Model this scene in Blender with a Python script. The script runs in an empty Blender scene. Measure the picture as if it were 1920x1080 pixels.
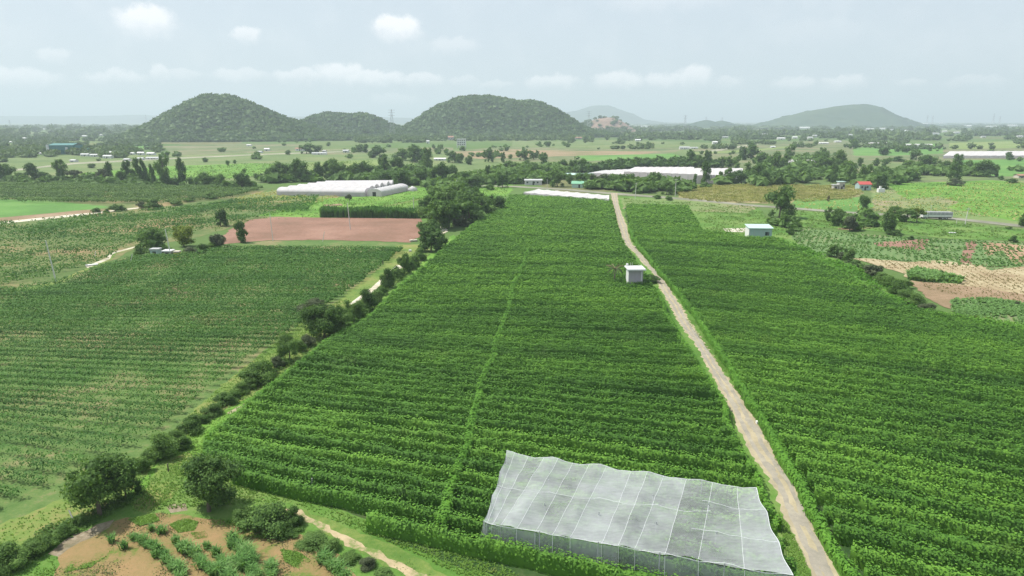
import bpy, math, random
import numpy as np
from mathutils import Vector, Matrix
from mathutils.geometry import tessellate_polygon
random.seed(7); rng = np.random.default_rng(7)
scene = bpy.context.scene
C = scene.collection

# ---------------------------------------------------------------- camera, sky, sun, exposure
CH, CF, CHY = 35.0, 1300.0, 226.0                    # camera height (m), focal length (px of a 1920 wide frame), horizon row
PITCH = math.atan((540-CHY)/CF)
cam = bpy.data.objects.new('camera', bpy.data.cameras.new('camera')); C.objects.link(cam)
cam.location = (0, 0, CH); cam.rotation_euler = (math.pi/2-PITCH, 0, 0)
cam.data.sensor_width = 36; cam.data.lens = 36*CF/1920
cam.data.clip_start = .5; cam.data.clip_end = 60000
scene.camera = cam
SUN_EL, SUN_AZ = math.radians(60), math.radians(163)   # azimuth of the sun from +X, counter-clockwise: left, a little behind the camera
sdir = Vector((math.cos(SUN_EL)*math.cos(SUN_AZ), math.cos(SUN_EL)*math.sin(SUN_AZ), math.sin(SUN_EL)))
sun = bpy.data.objects.new('sun', bpy.data.lights.new('sun', 'SUN')); C.objects.link(sun)
sun.data.energy = 5.0; sun.data.angle = math.radians(.6); sun.data.color = (1, .955, .88)
sun.rotation_euler = sdir.to_track_quat('Z', 'Y').to_euler(); sun.location = (0, 0, 60)
scene.view_settings.view_transform = 'Standard'; scene.view_settings.look = 'None'
scene.view_settings.gamma = 1; scene.view_settings.use_curve_mapping = False
scene.view_settings.exposure = 0.40
scene.cycles.max_bounces = 6; scene.cycles.transparent_max_bounces = 12
scene.cycles.volume_bounces = 0; scene.cycles.diffuse_bounces = 2
HAZE = 2.1e-4
scene.cycles.use_denoising = True; scene.cycles.denoising_prefilter = 'NONE'

def P(x, y, Y):
    """the point at ground distance Y seen at photo pixel x, y"""
    u = (x-960)/CF; v = (y-540)/CF
    fy = math.cos(PITCH)-v*math.sin(PITCH); t = Y/fy
    return Vector((u*t, Y, CH-t*(math.sin(PITCH)+v*math.cos(PITCH))))
def G(x, y, z=0.):
    u = (x-960)/CF; v = (y-540)/CF
    t = (CH-z)/(math.sin(PITCH)+v*math.cos(PITCH))
    return Vector((u*t, t*(math.cos(PITCH)-v*math.sin(PITCH)), z))
def mpp(y):                                          # metres per photo pixel on the ground at row y
    return CH/(math.sin(PITCH)+(y-540)/CF*math.cos(PITCH))/CF

# ---------------------------------------------------------------- node helpers
def newmat(name):
    m = bpy.data.materials.new(name); m.use_nodes = True
    nt = m.node_tree; nt.nodes.clear()
    return m, nt
def nd(nt, t, **k):
    n = nt.nodes.new(t)
    for a, b in k.items():
        if a.startswith('i_'):
            key = a[2:]; key = int(key) if key.isdigit() else key.replace('_', ' ')
            n.inputs[key].default_value = b
        else: setattr(n, a, b)
    return n
def lk(nt, a, b): nt.links.new(a, b)
def ramp(nt, fac, stops):
    r = nt.nodes.new('ShaderNodeValToRGB'); cr = r.color_ramp
    while len(cr.elements) < len(stops): cr.elements.new(.5)
    for e, (p, c) in zip(cr.elements, stops): e.position = p; e.color = (*c, 1) if len(c) == 3 else c
    lk(nt, fac, r.inputs[0]); return r
def noise(nt, vec, scale, detail=4, rough=.6):
    n = nd(nt, 'ShaderNodeTexNoise'); n.inputs['Scale'].default_value = scale
    n.inputs['Detail'].default_value = detail; n.inputs['Roughness'].default_value = rough
    if vec is not None: lk(nt, vec, n.inputs['Vector'])
    return n
def mixc(nt, f, a, b, bt='MIX'):
    m = nd(nt, 'ShaderNodeMix', data_type='RGBA', blend_type=bt)
    for s, v in ((m.inputs[0], f), (m.inputs[6], a), (m.inputs[7], b)):
        if isinstance(v, bpy.types.NodeSocket): lk(nt, v, s)
        elif isinstance(v, (int, float)): s.default_value = v
        else: s.default_value = (*v, 1)
    return m.outputs[2]
def math_(nt, op, a, b=None, c=None, clamp=False):
    m = nd(nt, 'ShaderNodeMath', operation=op, use_clamp=clamp)
    for i, v in enumerate((a, b, c)):
        if v is None: continue
        if isinstance(v, bpy.types.NodeSocket): lk(nt, v, m.inputs[i])
        else: m.inputs[i].default_value = v
    return m.outputs[0]

# ---------------------------------------------------------------- world: Nishita sky, thin veil and small fair-weather clouds
world = bpy.data.worlds.new('World'); scene.world = world; world.use_nodes = True
nt = world.node_tree; nt.nodes.clear()
sky = nd(nt, 'ShaderNodeTexSky', sky_type='NISHITA', sun_disc=False)
sky.sun_elevation = SUN_EL; sky.sun_rotation = math.radians(90)-SUN_AZ
sky.air_density = 1.0; sky.dust_density = 2.0; sky.ozone_density = 1.0; sky.altitude = 50
tc = nd(nt, 'ShaderNodeTexCoord')
nrm = nd(nt, 'ShaderNodeVectorMath', operation='NORMALIZE'); lk(nt, tc.outputs['Generated'], nrm.inputs[0])
sep = nd(nt, 'ShaderNodeSeparateXYZ'); lk(nt, nrm.outputs[0], sep.inputs[0])
az = math_(nt, 'ARCTAN2', sep.outputs[0], sep.outputs[1]); el = math_(nt, 'ARCSINE', sep.outputs[2])
ae = nd(nt, 'ShaderNodeCombineXYZ'); lk(nt, az, ae.inputs[0]); lk(nt, el, ae.inputs[1])
nz = noise(nt, ae.outputs[0], 55, 7, .62); nz2 = noise(nt, ae.outputs[0], 17, 4, .55)
dist = nd(nt, 'ShaderNodeVectorMath', operation='MULTIPLY_ADD')
sub = nd(nt, 'ShaderNodeVectorMath', operation='SUBTRACT'); lk(nt, nz.outputs['Color'], sub.inputs[0]); sub.inputs[1].default_value = (.5, .5, .5)
lk(nt, sub.outputs[0], dist.inputs[0]); dist.inputs[1].default_value = (.03, .024, 0); lk(nt, ae.outputs[0], dist.inputs[2])
clouds = [(272, 36, 38, 20, .75), (742, 50, 40, 17, 1), (462, 64, 20, 11, .55), (98, 103, 20, 8, .35), (850, 86, 40, 13, .28),
          (30, 145, 50, 12, .6), (215, 143, 40, 9, .5), (300, 136, 15, 10, .55), (345, 140, 28, 7, .35), (450, 140, 42, 9, .45), (560, 140, 45, 9, .6), (640, 136, 40, 14, .8),
          (700, 145, 55, 11, .75), (790, 147, 35, 10, .6), (740, 188, 40, 10, .45), (930, 156, 30, 7, .4), (1035, 152, 44, 10, .65), (1160, 149, 40, 12, .7),
          (1250, 150, 40, 10, .65), (1302, 143, 28, 18, .7), (1365, 153, 22, 9, .4), (1490, 153, 32, 9, .5), (1585, 153, 32, 9, .55),
          (1710, 153, 22, 6, .35), (1825, 152, 40, 8, .3), (1530, 60, 70, 20, .1), (1240, 5, 90, 12, .15), (870, 150, 24, 7, .3)]
tot = None
for (cx, cy, rx, ry, s) in clouds:
    d = P(cx, cy, 1000.)-Vector((0, 0, CH)); d.normalize()
    a0 = math.atan2(d.x, d.y); e0 = math.asin(d.z)
    v = nd(nt, 'ShaderNodeVectorMath', operation='SUBTRACT'); lk(nt, dist.outputs[0], v.inputs[0]); v.inputs[1].default_value = (a0, e0, 0)
    v2 = nd(nt, 'ShaderNodeVectorMath', operation='MULTIPLY'); lk(nt, v.outputs[0], v2.inputs[0]); v2.inputs[1].default_value = (CF/rx/1.25, CF/ry/1.25, 0)
    sp_ = nd(nt, 'ShaderNodeSeparateXYZ'); lk(nt, v2.outputs[0], sp_.inputs[0]); yy = sp_.outputs[1]
    yb = math_(nt, 'MAXIMUM', yy, math_(nt, 'MULTIPLY', yy, .55))
    cb = nd(nt, 'ShaderNodeCombineXYZ'); lk(nt, sp_.outputs[0], cb.inputs[0]); lk(nt, yb, cb.inputs[1])
    L = nd(nt, 'ShaderNodeVectorMath', operation='LENGTH'); lk(nt, cb.outputs[0], L.inputs[0])
    k = nd(nt, 'ShaderNodeMapRange', interpolation_type='SMOOTHSTEP'); lk(nt, L.outputs['Value'], k.inputs[0])
    k.inputs[1].default_value = 1.1; k.inputs[2].default_value = .55; k.inputs[3].default_value = 0; k.inputs[4].default_value = min(1, s*1.25)
    fd = nd(nt, 'ShaderNodeMapRange', interpolation_type='SMOOTHSTEP'); lk(nt, yy, fd.inputs[0]); fd.inputs[1].default_value = -1.5; fd.inputs[2].default_value = .35
    fd.inputs[3].default_value = 0; fd.inputs[4].default_value = 1; km = math_(nt, 'MULTIPLY', k.outputs[0], fd.outputs[0])
    tot = km if tot is None else math_(nt, 'MAXIMUM', tot, km)
# a broad thin veil and, elsewhere round the sky, the same kind of small clouds
veil = nd(nt, 'ShaderNodeMapRange', interpolation_type='SMOOTHSTEP'); lk(nt, nz2.outputs[0], veil.inputs[0])
veil.inputs[1].default_value = .4; veil.inputs[2].default_value = .8; veil.inputs[3].default_value = .0; veil.inputs[4].default_value = .14
cfac = math_(nt, 'ADD', tot, veil.outputs[0], clamp=True)
nsk = mixc(nt, 1.0, sky.outputs[0], (1, 1, 1), 'MULTIPLY')
base = mixc(nt, .82, nsk, (5.5, 6.2, 6.85))
lowb = nd(nt, 'ShaderNodeMapRange'); lk(nt, sep.outputs[2], lowb.inputs[0])
lowb.inputs[1].default_value = 0; lowb.inputs[2].default_value = .5
col = mixc(nt, cfac, base, (8.6, 8.6, 8.8))
bg = nd(nt, 'ShaderNodeBackground'); lk(nt, col, bg.inputs[0]); bg.inputs[1].default_value = .1
wo = nd(nt, 'ShaderNodeOutputWorld'); lk(nt, bg.outputs[0], wo.inputs[0])

# ---------------------------------------------------------------- object helpers
def mesh_obj(name, V, F, m, parent=None, loc=None, smooth=False):
    """V (n,3) array, F list of arrays each (k, 3) or (k, 4), or one array"""
    me = bpy.data.meshes.new(name)
    if isinstance(F, np.ndarray): F = [F]
    V = np.asarray(V, dtype=np.float32)
    if loc is not None: V = V-np.array(loc, dtype=np.float32)
    F = [np.asarray(f, dtype=np.int32) for f in F if len(f)]
    nl = sum(f.size for f in F); npol = sum(len(f) for f in F)
    me.vertices.add(len(V)); me.vertices.foreach_set('co', V.ravel())
    me.loops.add(nl); me.loops.foreach_set('vertex_index', np.concatenate([f.ravel() for f in F]))
    tot = np.concatenate([np.full(len(f), f.shape[1], np.int32) for f in F])
    me.polygons.add(npol); me.polygons.foreach_set('loop_start', np.concatenate([[0], np.cumsum(tot)[:-1]]).astype(np.int32))
    me.polygons.foreach_set('loop_total', tot)
    if smooth: me.polygons.foreach_set('use_smooth', np.ones(npol, bool))
    me.update(calc_edges=True)
    if m is not None: me.materials.append(m)
    o = bpy.data.objects.new(name, me); C.objects.link(o)
    if loc is not None: o.location = loc
    if parent is not None: o.parent = parent
    return o
def tag(o, label=None, cat=None, group=None, kind=None):
    if label: o['label'] = label
    if cat: o['category'] = cat
    if group: o['group'] = group
    if kind: o['kind'] = kind
    return o
def thing(name, label, cat, loc=(0, 0, 0), rz=0, group=None):
    o = bpy.data.objects.new(name, None); C.objects.link(o); o.location = loc; o.rotation_euler = (0, 0, rz)
    o.empty_display_size = .5
    return tag(o, label, cat, group)
class MB:
    """collects simple shapes into one mesh"""
    def __init__(s): s.V = []; s.F = []
    def box(s, x0, x1, y0, y1, z0, z1):
        n = len(s.V); s.V += [(x, y, z) for z in (z0, z1) for y in (y0, y1) for x in (x0, x1)]
        s.F += [tuple(n+i for i in f) for f in ((0, 2, 3, 1), (4, 5, 7, 6), (0, 1, 5, 4), (2, 6, 7, 3), (0, 4, 6, 2), (1, 3, 7, 5))]
        return s
    def poly(s, pts): n = len(s.V); s.V += [tuple(p) for p in pts]; s.F.append(tuple(range(n, n+len(pts)))); return s
    def tube(s, a, b, r0, r1=None, k=6):
        a = Vector(a); b = Vector(b); r1 = r0 if r1 is None else r1
        d = (b-a).normalized(); u = d.orthogonal().normalized(); w = d.cross(u); n = len(s.V)
        for p, r in ((a, r0), (b, r1)):
            for i in range(k):
                t = 2*math.pi*i/k; s.V.append(tuple(p+u*math.cos(t)*r+w*math.sin(t)*r))
        for i in range(k): j = (i+1) % k; s.F.append((n+i, n+j, n+k+j, n+k+i))
        s.F.append(tuple(n+k+i for i in range(k))); s.F.append(tuple(n+k-1-i for i in range(k)))
        return s
    def prism(s, prof, y0, y1):     # profile in x,z extruded along y
        n = len(s.V); k = len(prof)
        s.V += [(x, y0, z) for x, z in prof]+[(x, y1, z) for x, z in prof]
        for i in range(k): j = (i+1) % k; s.F.append((n+i, n+j, n+k+j, n+k+i))
        s.F.append(tuple(n+k-1-i for i in range(k))); s.F.append(tuple(n+k+i for i in range(k))); return s
    def build(s, name, m, parent=None):
        me = bpy.data.meshes.new(name); me.from_pydata(s.V, [], s.F); me.update(); me.materials.append(m)
        o = bpy.data.objects.new(name, me); C.objects.link(o)
        if parent is not None: o.parent = parent
        return o

# ---------------------------------------------------------------- materials
def foliage(name, lo, mid, hi, trans=.25, big=.06, rough=.7, dry=None, dryamt=.0, haze=0):
    """leaf colour: per leaf and per area variation"""
    m, nt = newmat(name)
    geo = nd(nt, 'ShaderNodeNewGeometry'); oi = nd(nt, 'ShaderNodeObjectInfo')
    n1 = noise(nt, geo.outputs['Position'], big, 4, .6); n2 = noise(nt, geo.outputs['Position'], big*9, 3, .6)
    f = math_(nt, 'MULTIPLY_ADD', n1.outputs[0], .8, -.4)
    f = math_(nt, 'ADD', f, math_(nt, 'MULTIPLY', n2.outputs[0], .5))
    f = math_(nt, 'ADD', f, math_(nt, 'MULTIPLY', geo.outputs['Random Per Island'], .5))
    f = math_(nt, 'ADD', f, math_(nt, 'MULTIPLY_ADD', oi.outputs['Random'], .3, -.15), clamp=True)
    c = ramp(nt, f, [(.1, lo), (.5, mid), (.95, hi)]).outputs[0]
    if dry:
        n3 = noise(nt, geo.outputs['Position'], big*3.1, 5, .65)
        k = nd(nt, 'ShaderNodeMapRange'); lk(nt, n3.outputs[0], k.inputs[0]); k.inputs[1].default_value = .6; k.inputs[2].default_value = .75; k.inputs[4].default_value = dryamt
        c = mixc(nt, k.outputs[0], c, dry)
    b = nd(nt, 'ShaderNodeBsdfPrincipled'); lk(nt, c, b.inputs['Base Color']); b.inputs['Roughness'].default_value = rough
    b.inputs['Specular IOR Level'].default_value = .2
    t = nd(nt, 'ShaderNodeBsdfTranslucent'); lk(nt, mixc(nt, 1, c, (1.25, 1.3, .55), 'MULTIPLY'), t.inputs[0])
    mx = nd(nt, 'ShaderNodeMixShader'); mx.inputs[0].default_value = trans; lk(nt, b.outputs[0], mx.inputs[1]); lk(nt, t.outputs[0], mx.inputs[2])
    o = nd(nt, 'ShaderNodeOutputMaterial'); lk(nt, mx.outputs[0], o.inputs[0]); return m
def ground(name, cols, s1=.05, s2=1.2, bump=.15, rough=.95, stripes=None, thr=(.41, .5, .59)):
    """three colours mixed by noise at a large and a small scale"""
    m, nt = newmat(name); geo = nd(nt, 'ShaderNodeNewGeometry'); pos = geo.outputs['Position']
    a = noise(nt, pos, s1, 5, .6); b_ = noise(nt, pos, s2, 6, .7); c_ = noise(nt, pos, s2*7, 4, .7)
    f = math_(nt, 'MULTIPLY', a.outputs[0], .55)
    f = math_(nt, 'ADD', f, math_(nt, 'MULTIPLY', b_.outputs[0], .3)); f = math_(nt, 'ADD', f, math_(nt, 'MULTIPLY', c_.outputs[0], .15))
    if stripes:
        ang, per, amt = stripes
        mp = nd(nt, 'ShaderNodeMapping'); lk(nt, pos, mp.inputs[0]); mp.inputs['Rotation'].default_value = (0, 0, -ang)
        w = nd(nt, 'ShaderNodeTexWave', wave_type='BANDS', bands_direction='Y'); lk(nt, mp.outputs[0], w.inputs[0])
        w.inputs['Scale'].default_value = 1/per/math.pi*math.pi*.314; w.inputs['Distortion'].default_value = 1.2; w.inputs['Detail'].default_value = 2; w.inputs['Detail Scale'].default_value = .3
        f = math_(nt, 'ADD', f, math_(nt, 'MULTIPLY_ADD', w.outputs['Fac'], amt, -amt/2))
    c = ramp(nt, f, list(zip(thr, cols)) if len(cols) == 3 else [(x/(len(cols)-1)*.36+.32, q) for x, q in enumerate(cols)]).outputs[0]
    b = nd(nt, 'ShaderNodeBsdfPrincipled'); lk(nt, c, b.inputs['Base Color']); b.inputs['Roughness'].default_value = rough; b.inputs['Specular IOR Level'].default_value = .15
    if bump:
        bp = nd(nt, 'ShaderNodeBump'); bp.inputs['Strength'].default_value = .6; bp.inputs['Distance'].default_value = bump
        lk(nt, math_(nt, 'ADD', b_.outputs[0], math_(nt, 'MULTIPLY', c_.outputs[0], .6)), bp.inputs['Height']); lk(nt, bp.outputs[0], b.inputs['Normal'])
    o = nd(nt, 'ShaderNodeOutputMaterial'); lk(nt, b.outputs[0], o.inputs[0]); return m
def plain(name, colr, rough=.7, metal=0, var=.12, scale=2.5, streak=False):
    m, nt = newmat(name); geo = nd(nt, 'ShaderNodeNewGeometry')
    n = noise(nt, geo.outputs['Position'], scale, 5, .65)
    if streak:
        mp = nd(nt, 'ShaderNodeMapping'); lk(nt, geo.outputs['Position'], mp.inputs[0]); mp.inputs['Scale'].default_value = (1, 1, .15); lk(nt, mp.outputs[0], n.inputs['Vector'])
    c = mixc(nt, n.outputs[0], tuple(x*(1-var*1.6) for x in colr), tuple(min(1, x*(1+var)) for x in colr))
    b = nd(nt, 'ShaderNodeBsdfPrincipled'); lk(nt, c, b.inputs['Base Color']); b.inputs['Roughness'].default_value = rough; b.inputs['Metallic'].default_value = metal
    o = nd(nt, 'ShaderNodeOutputMaterial'); lk(nt, b.outputs[0], o.inputs[0]); return m
M = {}
M['vine'] = foliage('vine_leaves', (.032, .092, .012), (.074, .185, .021), (.16, .325, .038), .18, .045, dry=(.16, .17, .05), dryamt=.25)
M['vine_bright'] = foliage('young_vine_leaves', (.05, .14, .015), (.095, .235, .026), (.15, .33, .04), .3, .12)
M['vine_thin'] = foliage('thin_vine_leaves', (.034, .10, .020), (.065, .165, .030), (.115, .24, .045), .28, .04, dry=(.15, .13, .06), dryamt=.5)
M['dark'] = foliage('dark_tree_leaves', (.035, .080, .020), (.076, .150, .034), (.16, .27, .06), .3, .12)
M['mid'] = foliage('mid_green_tree_leaves', (.065, .125, .03), (.10, .185, .044), (.15, .245, .062), .3, .1)
M['light'] = foliage('light_tree_leaves', (.045, .10, .02), (.08, .16, .03), (.12, .22, .045), .25, .1)
M['yellow'] = foliage('yellow_green_tree_leaves', (.075, .12, .015), (.13, .19, .02), (.2, .25, .03), .25, .2)
M['grey'] = foliage('grey_tree_leaves', (.05, .07, .035), (.08, .105, .05), (.115, .14, .07), .2, .2)
M['dry'] = foliage('dry_leaves', (.11, .10, .05), (.17, .15, .08), (.25, .23, .12), .2, .3)
M['hill'] = foliage('hill_forest_leaves', (.045, .095, .030), (.085, .15, .042), (.14, .215, .06), .25, .02)
M['far'] = foliage('far_wood_leaves', (.065, .115, .04), (.10, .16, .052), (.135, .20, .065), .25, .006)
M['grassblade'] = foliage('grass_blades', (.11, .22, .035), (.16, .29, .05), (.22, .34, .075), .3, .15, dry=(.24, .2, .08), dryamt=.6)
M['maize'] = foliage('maize_leaves', (.05, .14, .03), (.085, .2, .04), (.14, .27, .065), .3, .2)
M['cane'] = foliage('tall_grass_leaves', (.09, .21, .05), (.15, .30, .08), (.26, .40, .15), .3, .4)
M['straws'] = foliage('dry_straw', (.30, .25, .15), (.38, .33, .2), (.45, .40, .26), .3, .3)
M['crop'] = foliage('crop_leaves', (.11, .22, .06), (.15, .28, .08), (.19, .33, .10), .3, .1)
M['bark'] = plain('bark', (.13, .105, .08), .9, var=.3, scale=6)
M['white'] = plain('white_paint', (.68, .68, .67), .5, var=.06)
M['whitewash'] = plain('whitewashed_wall', (.64, .62, .63), .85, var=.12, streak=True)
M['lilac'] = plain('pale_lilac_plaster', (.42, .38, .42), .85, var=.1, streak=True)
M['film'] = plain('greenhouse_film', (.47, .435, .45), .6, var=.16, scale=.35)
M['film_side'] = plain('greenhouse_side_net', (.5, .47, .49), .7, var=.12, scale=.5)
M['concrete'] = plain('concrete', (.42, .41, .38), .85, var=.12, scale=3)
M['pole'] = plain('pole_concrete', (.60, .59, .55), .8, var=.1, scale=3)
M['steel'] = plain('galvanised_steel', (.42, .44, .46), .5, .4)
M['darkmat'] = plain('dark_opening', (.03, .03, .035), .6)
M['teal'] = plain('teal_sheet', (.03, .17, .16), .55, var=.1)
M['tealpale'] = plain('pale_blue_sheet', (.33, .45, .45), .5, var=.08)
M['palegreenroof'] = plain('pale_green_roof', (.42, .58, .52), .5, var=.1)
M['greenroof'] = plain('green_roof', (.17, .40, .25), .6, var=.15)
M['redroof'] = plain('red_roof', (.42, .07, .06), .7, var=.15)
M['tile'] = plain('tile_roof', (.32, .17, .11), .8, var=.2)
M['greyroof'] = plain('grey_sheet_roof', (.45, .46, .46), .5, .1, var=.15)
M['brownwall'] = plain('brown_wall', (.26, .2, .16), .85)
M['yellowp'] = plain('yellow_paint', (.6, .48, .08), .6)
M['tyre'] = plain('rubber', (.03, .03, .03), .8)
M['tarp'] = plain('grey_slats', (.3, .3, .32), .7)
M['bluep'] = plain('blue_plastic', (.03, .07, .28), .4)
M['stone'] = plain('pale_stone', (.55, .5, .42), .9, var=.2)
def glassmat():
    m, nt = newmat('window_glass'); b = nd(nt, 'ShaderNodeBsdfPrincipled'); b.inputs['Base Color'].default_value = (.04, .05, .06, 1); b.inputs['Roughness'].default_value = .12
    o = nd(nt, 'ShaderNodeOutputMaterial'); lk(nt, b.outputs[0], o.inputs[0]); return m
M['glass'] = glassmat()
def netmat(name, dens, colr, var):
    m, nt = newmat(name); geo = nd(nt, 'ShaderNodeNewGeometry')
    mp = nd(nt, 'ShaderNodeMapping'); lk(nt, geo.outputs['Position'], mp.inputs[0]); mp.inputs['Rotation'].default_value = (0, 0, .3); mp.inputs['Scale'].default_value = (.4, 1.5, 1)
    n = noise(nt, mp.outputs[0], 2.6, 6, .75); oi = nd(nt, 'ShaderNodeObjectInfo'); n2 = noise(nt, geo.outputs['Position'], .22, 3, .6)
    f = math_(nt, 'MULTIPLY_ADD', math_(nt, 'ADD', n.outputs[0], math_(nt, 'MULTIPLY', n2.outputs[0], 1.2)), var, math_(nt, 'MULTIPLY_ADD', oi.outputs['Random'], .16, dens-var*1.1-.08), clamp=True)
    d = nd(nt, 'ShaderNodeBsdfDiffuse'); d.inputs[0].default_value = (*colr, 1)
    t = nd(nt, 'ShaderNodeBsdfTranslucent'); t.inputs[0].default_value = (*colr, 1)
    g = nd(nt, 'ShaderNodeMixShader'); g.inputs[0].default_value = .35; lk(nt, d.outputs[0], g.inputs[1]); lk(nt, t.outputs[0], g.inputs[2])
    tr = nd(nt, 'ShaderNodeBsdfTransparent'); mx = nd(nt, 'ShaderNodeMixShader'); lk(nt, f, mx.inputs[0]); lk(nt, tr.outputs[0], mx.inputs[1]); lk(nt, g.outputs[0], mx.inputs[2])
    o = nd(nt, 'ShaderNodeOutputMaterial'); lk(nt, mx.outputs[0], o.inputs[0]); return m
def filmmat(name, colr):
    m, nt = newmat(name); geo = nd(nt, 'ShaderNodeNewGeometry'); n = noise(nt, geo.outputs['Position'], .35, 5, .65)
    c = mixc(nt, n.outputs[0], tuple(x*.78 for x in colr), tuple(min(1, x*1.14) for x in colr))
    d = nd(nt, 'ShaderNodeBsdfDiffuse'); lk(nt, c, d.inputs[0]); t = nd(nt, 'ShaderNodeBsdfTranslucent'); lk(nt, c, t.inputs[0])
    mx = nd(nt, 'ShaderNodeMixShader'); mx.inputs[0].default_value = .42; lk(nt, d.outputs[0], mx.inputs[1]); lk(nt, t.outputs[0], mx.inputs[2])
    o = nd(nt, 'ShaderNodeOutputMaterial'); lk(nt, mx.outputs[0], o.inputs[0]); return m
M['film'] = filmmat('greenhouse_film', (.78, .75, .76)); M['film_side'] = filmmat('greenhouse_side_film', (.74, .69, .71))
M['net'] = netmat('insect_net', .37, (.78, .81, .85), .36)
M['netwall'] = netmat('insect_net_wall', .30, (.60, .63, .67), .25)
M['seam'] = plain('white_webbing', (.66, .68, .70), .7, var=.05)

# ground materials
def base_ground():
    m, nt = newmat('plain_ground'); geo = nd(nt, 'ShaderNodeNewGeometry'); pos = geo.outputs['Position']
    mp = nd(nt, 'ShaderNodeMapping'); lk(nt, pos, mp.inputs[0]); mp.inputs['Rotation'].default_value = (0, 0, .35); mp.inputs['Scale'].default_value = (.0075, .0048, 1)
    wn = noise(nt, pos, .004, 3, .6); ad = nd(nt, 'ShaderNodeVectorMath', operation='MULTIPLY_ADD'); lk(nt, wn.outputs['Color'], ad.inputs[0]); ad.inputs[1].default_value = (.35, .35, 0); lk(nt, mp.outputs[0], ad.inputs[2])
    v = nd(nt, 'ShaderNodeTexVoronoi', voronoi_dimensions='2D', distance='CHEBYCHEV'); lk(nt, ad.outputs[0], v.inputs['Vector']); v.inputs['Scale'].default_value = 1; v.inputs['Randomness'].default_value = .85
    sp = nd(nt, 'ShaderNodeSeparateColor'); lk(nt, v.outputs['Color'], sp.inputs[0])
    cell = ramp(nt, sp.outputs[0], [(0, (.06, .12, .03)), (.25, (.10, .18, .045)), (.45, (.085, .15, .04)), (.62, (.15, .19, .07)), (.78, (.07, .13, .035)), (.9, (.2, .16, .09)), (1, (.13, .22, .05))])
    cell.color_ramp.interpolation = 'LINEAR'
    n1 = noise(nt, pos, .03, 6, .65); n2 = noise(nt, pos, .6, 5, .7)
    c = mixc(nt, math_(nt, 'MULTIPLY', n1.outputs[0], .9), cell.outputs[0], (.065, .11, .035))
    c = mixc(nt, math_(nt, 'MULTIPLY_ADD', n2.outputs[0], 1.4, -.45, clamp=True), c, mixc(nt, .5, c, (.15, .2, .06)))
    b = nd(nt, 'ShaderNodeBsdfPrincipled'); lk(nt, c, b.inputs['Base Color']); b.inputs['Roughness'].default_value = .95; b.inputs['Specular IOR Level'].default_value = .1
    o = nd(nt, 'ShaderNodeOutputMaterial'); lk(nt, b.outputs[0], o.inputs[0]); return m
M['base'] = base_ground()
M['grass'] = ground('grass', [(.06, .14, .022), (.095, .19, .035), (.15, .22, .06)], .06, .9)
M['grass_bright'] = ground('bright_grass', [(.075, .18, .025), (.115, .235, .035), (.16, .27, .055)], .06, .9)
M['grass_yellow'] = ground('yellow_grass', [(.08, .155, .03), (.145, .205, .05), (.23, .21, .08)], .09, 1.2)
M['grass_vivid'] = ground('vivid_green_crop', [(.08, .175, .04), (.10, .22, .048), (.14, .24, .065)], .03, .5)
M['far_green'] = ground('far_green_field', [(.095, .145, .05), (.125, .175, .062), (.17, .195, .085)], .02, .2, bump=.3)
M['far_light'] = ground('far_light_field', [(.14, .2, .06), (.17, .23, .07), (.21, .24, .10)], .02, .2, bump=.3)
M['far_brown'] = ground('far_brown_field', [(.16, .16, .07), (.24, .185, .11), (.3, .22, .14)], .02, .2, bump=.3)
M['far_mix'] = ground('far_scrub_field', [(.085, .125, .05), (.13, .16, .068), (.20, .18, .11)], .015, .12, bump=.3)
M['field_a'] = ground('vineyard_soil_and_weeds', [(.06, .125, .03), (.105, .165, .048), (.22, .18, .095)], .06, .7, thr=(.40, .50, .59))
M['field_b'] = ground('young_orchard_ground', [(.075, .13, .035), (.125, .155, .055), (.27, .19, .10)], .035, .35, thr=(.40, .5, .6))
M['vineyard_floor_shade'] = ground('vineyard_floor_shade', [(.02, .055, .012), (.035, .075, .02), (.06, .09, .03)], .2, 1.5)  # kept dark: shade of the gaps between rows is put into the colour
M['redsoil'] = ground('red_ploughed_soil', [(.17, .105, .07), (.225, .125, .09), (.28, .17, .125)], .06, .9, stripes=(math.radians(-8), 1.6, .12))
M['brownsoil'] = ground('brown_soil', [(.19, .14, .08), (.25, .175, .11), (.31, .24, .16)], .05, .8)
M['orangesoil'] = ground('orange_soil_with_weeds', [(.10, .16, .03), (.215, .165, .07), (.28, .185, .09)], .2, 1.3, thr=(.40, .47, .6))
M['straw'] = ground('straw_stubble', [(.23, .17, .10), (.32, .26, .155), (.38, .33, .21)], .08, .8, stripes=(math.radians(78), 1.6, .05))
M['strawred'] = ground('stubble_on_red_soil', [(.12, .18, .05), (.28, .17, .11), (.38, .27, .17)], .05, .5)
M['croprow'] = ground('crop_rows_on_soil', [(.09, .165, .055), (.125, .19, .07), (.20, .18, .10)], .045, .5, thr=(.40, .54, .64), stripes=(math.radians(62), 1.6, .07))
M['pinkscrub'] = ground('pinkish_scrub', [(.12, .2, .055), (.17, .21, .08), (.27, .21, .14)], .025, .25, thr=(.40, .5, .6))
M['yellowrows'] = ground('yellowing_crop_rows', [(.14, .18, .05), (.23, .22, .09), (.32, .25, .15)], .03, .4, thr=(.4, .5, .6), stripes=(math.radians(20), 2.2, .22))
M['tan'] = ground('tan_dirt', [(.27, .235, .16), (.33, .285, .19), (.39, .335, .23)], .35, 1.6, bump=.05)
M['sandy'] = ground('sandy_grassy_path', [(.13, .19, .05), (.33, .27, .16), (.42, .34, .21)], .5, 2.2, bump=.05, thr=(.42, .49, .58))
M['palepath'] = ground('pale_path', [(.38, .34, .25), (.5, .46, .36), (.6, .56, .46)], .1, .8, bump=.05)
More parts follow.
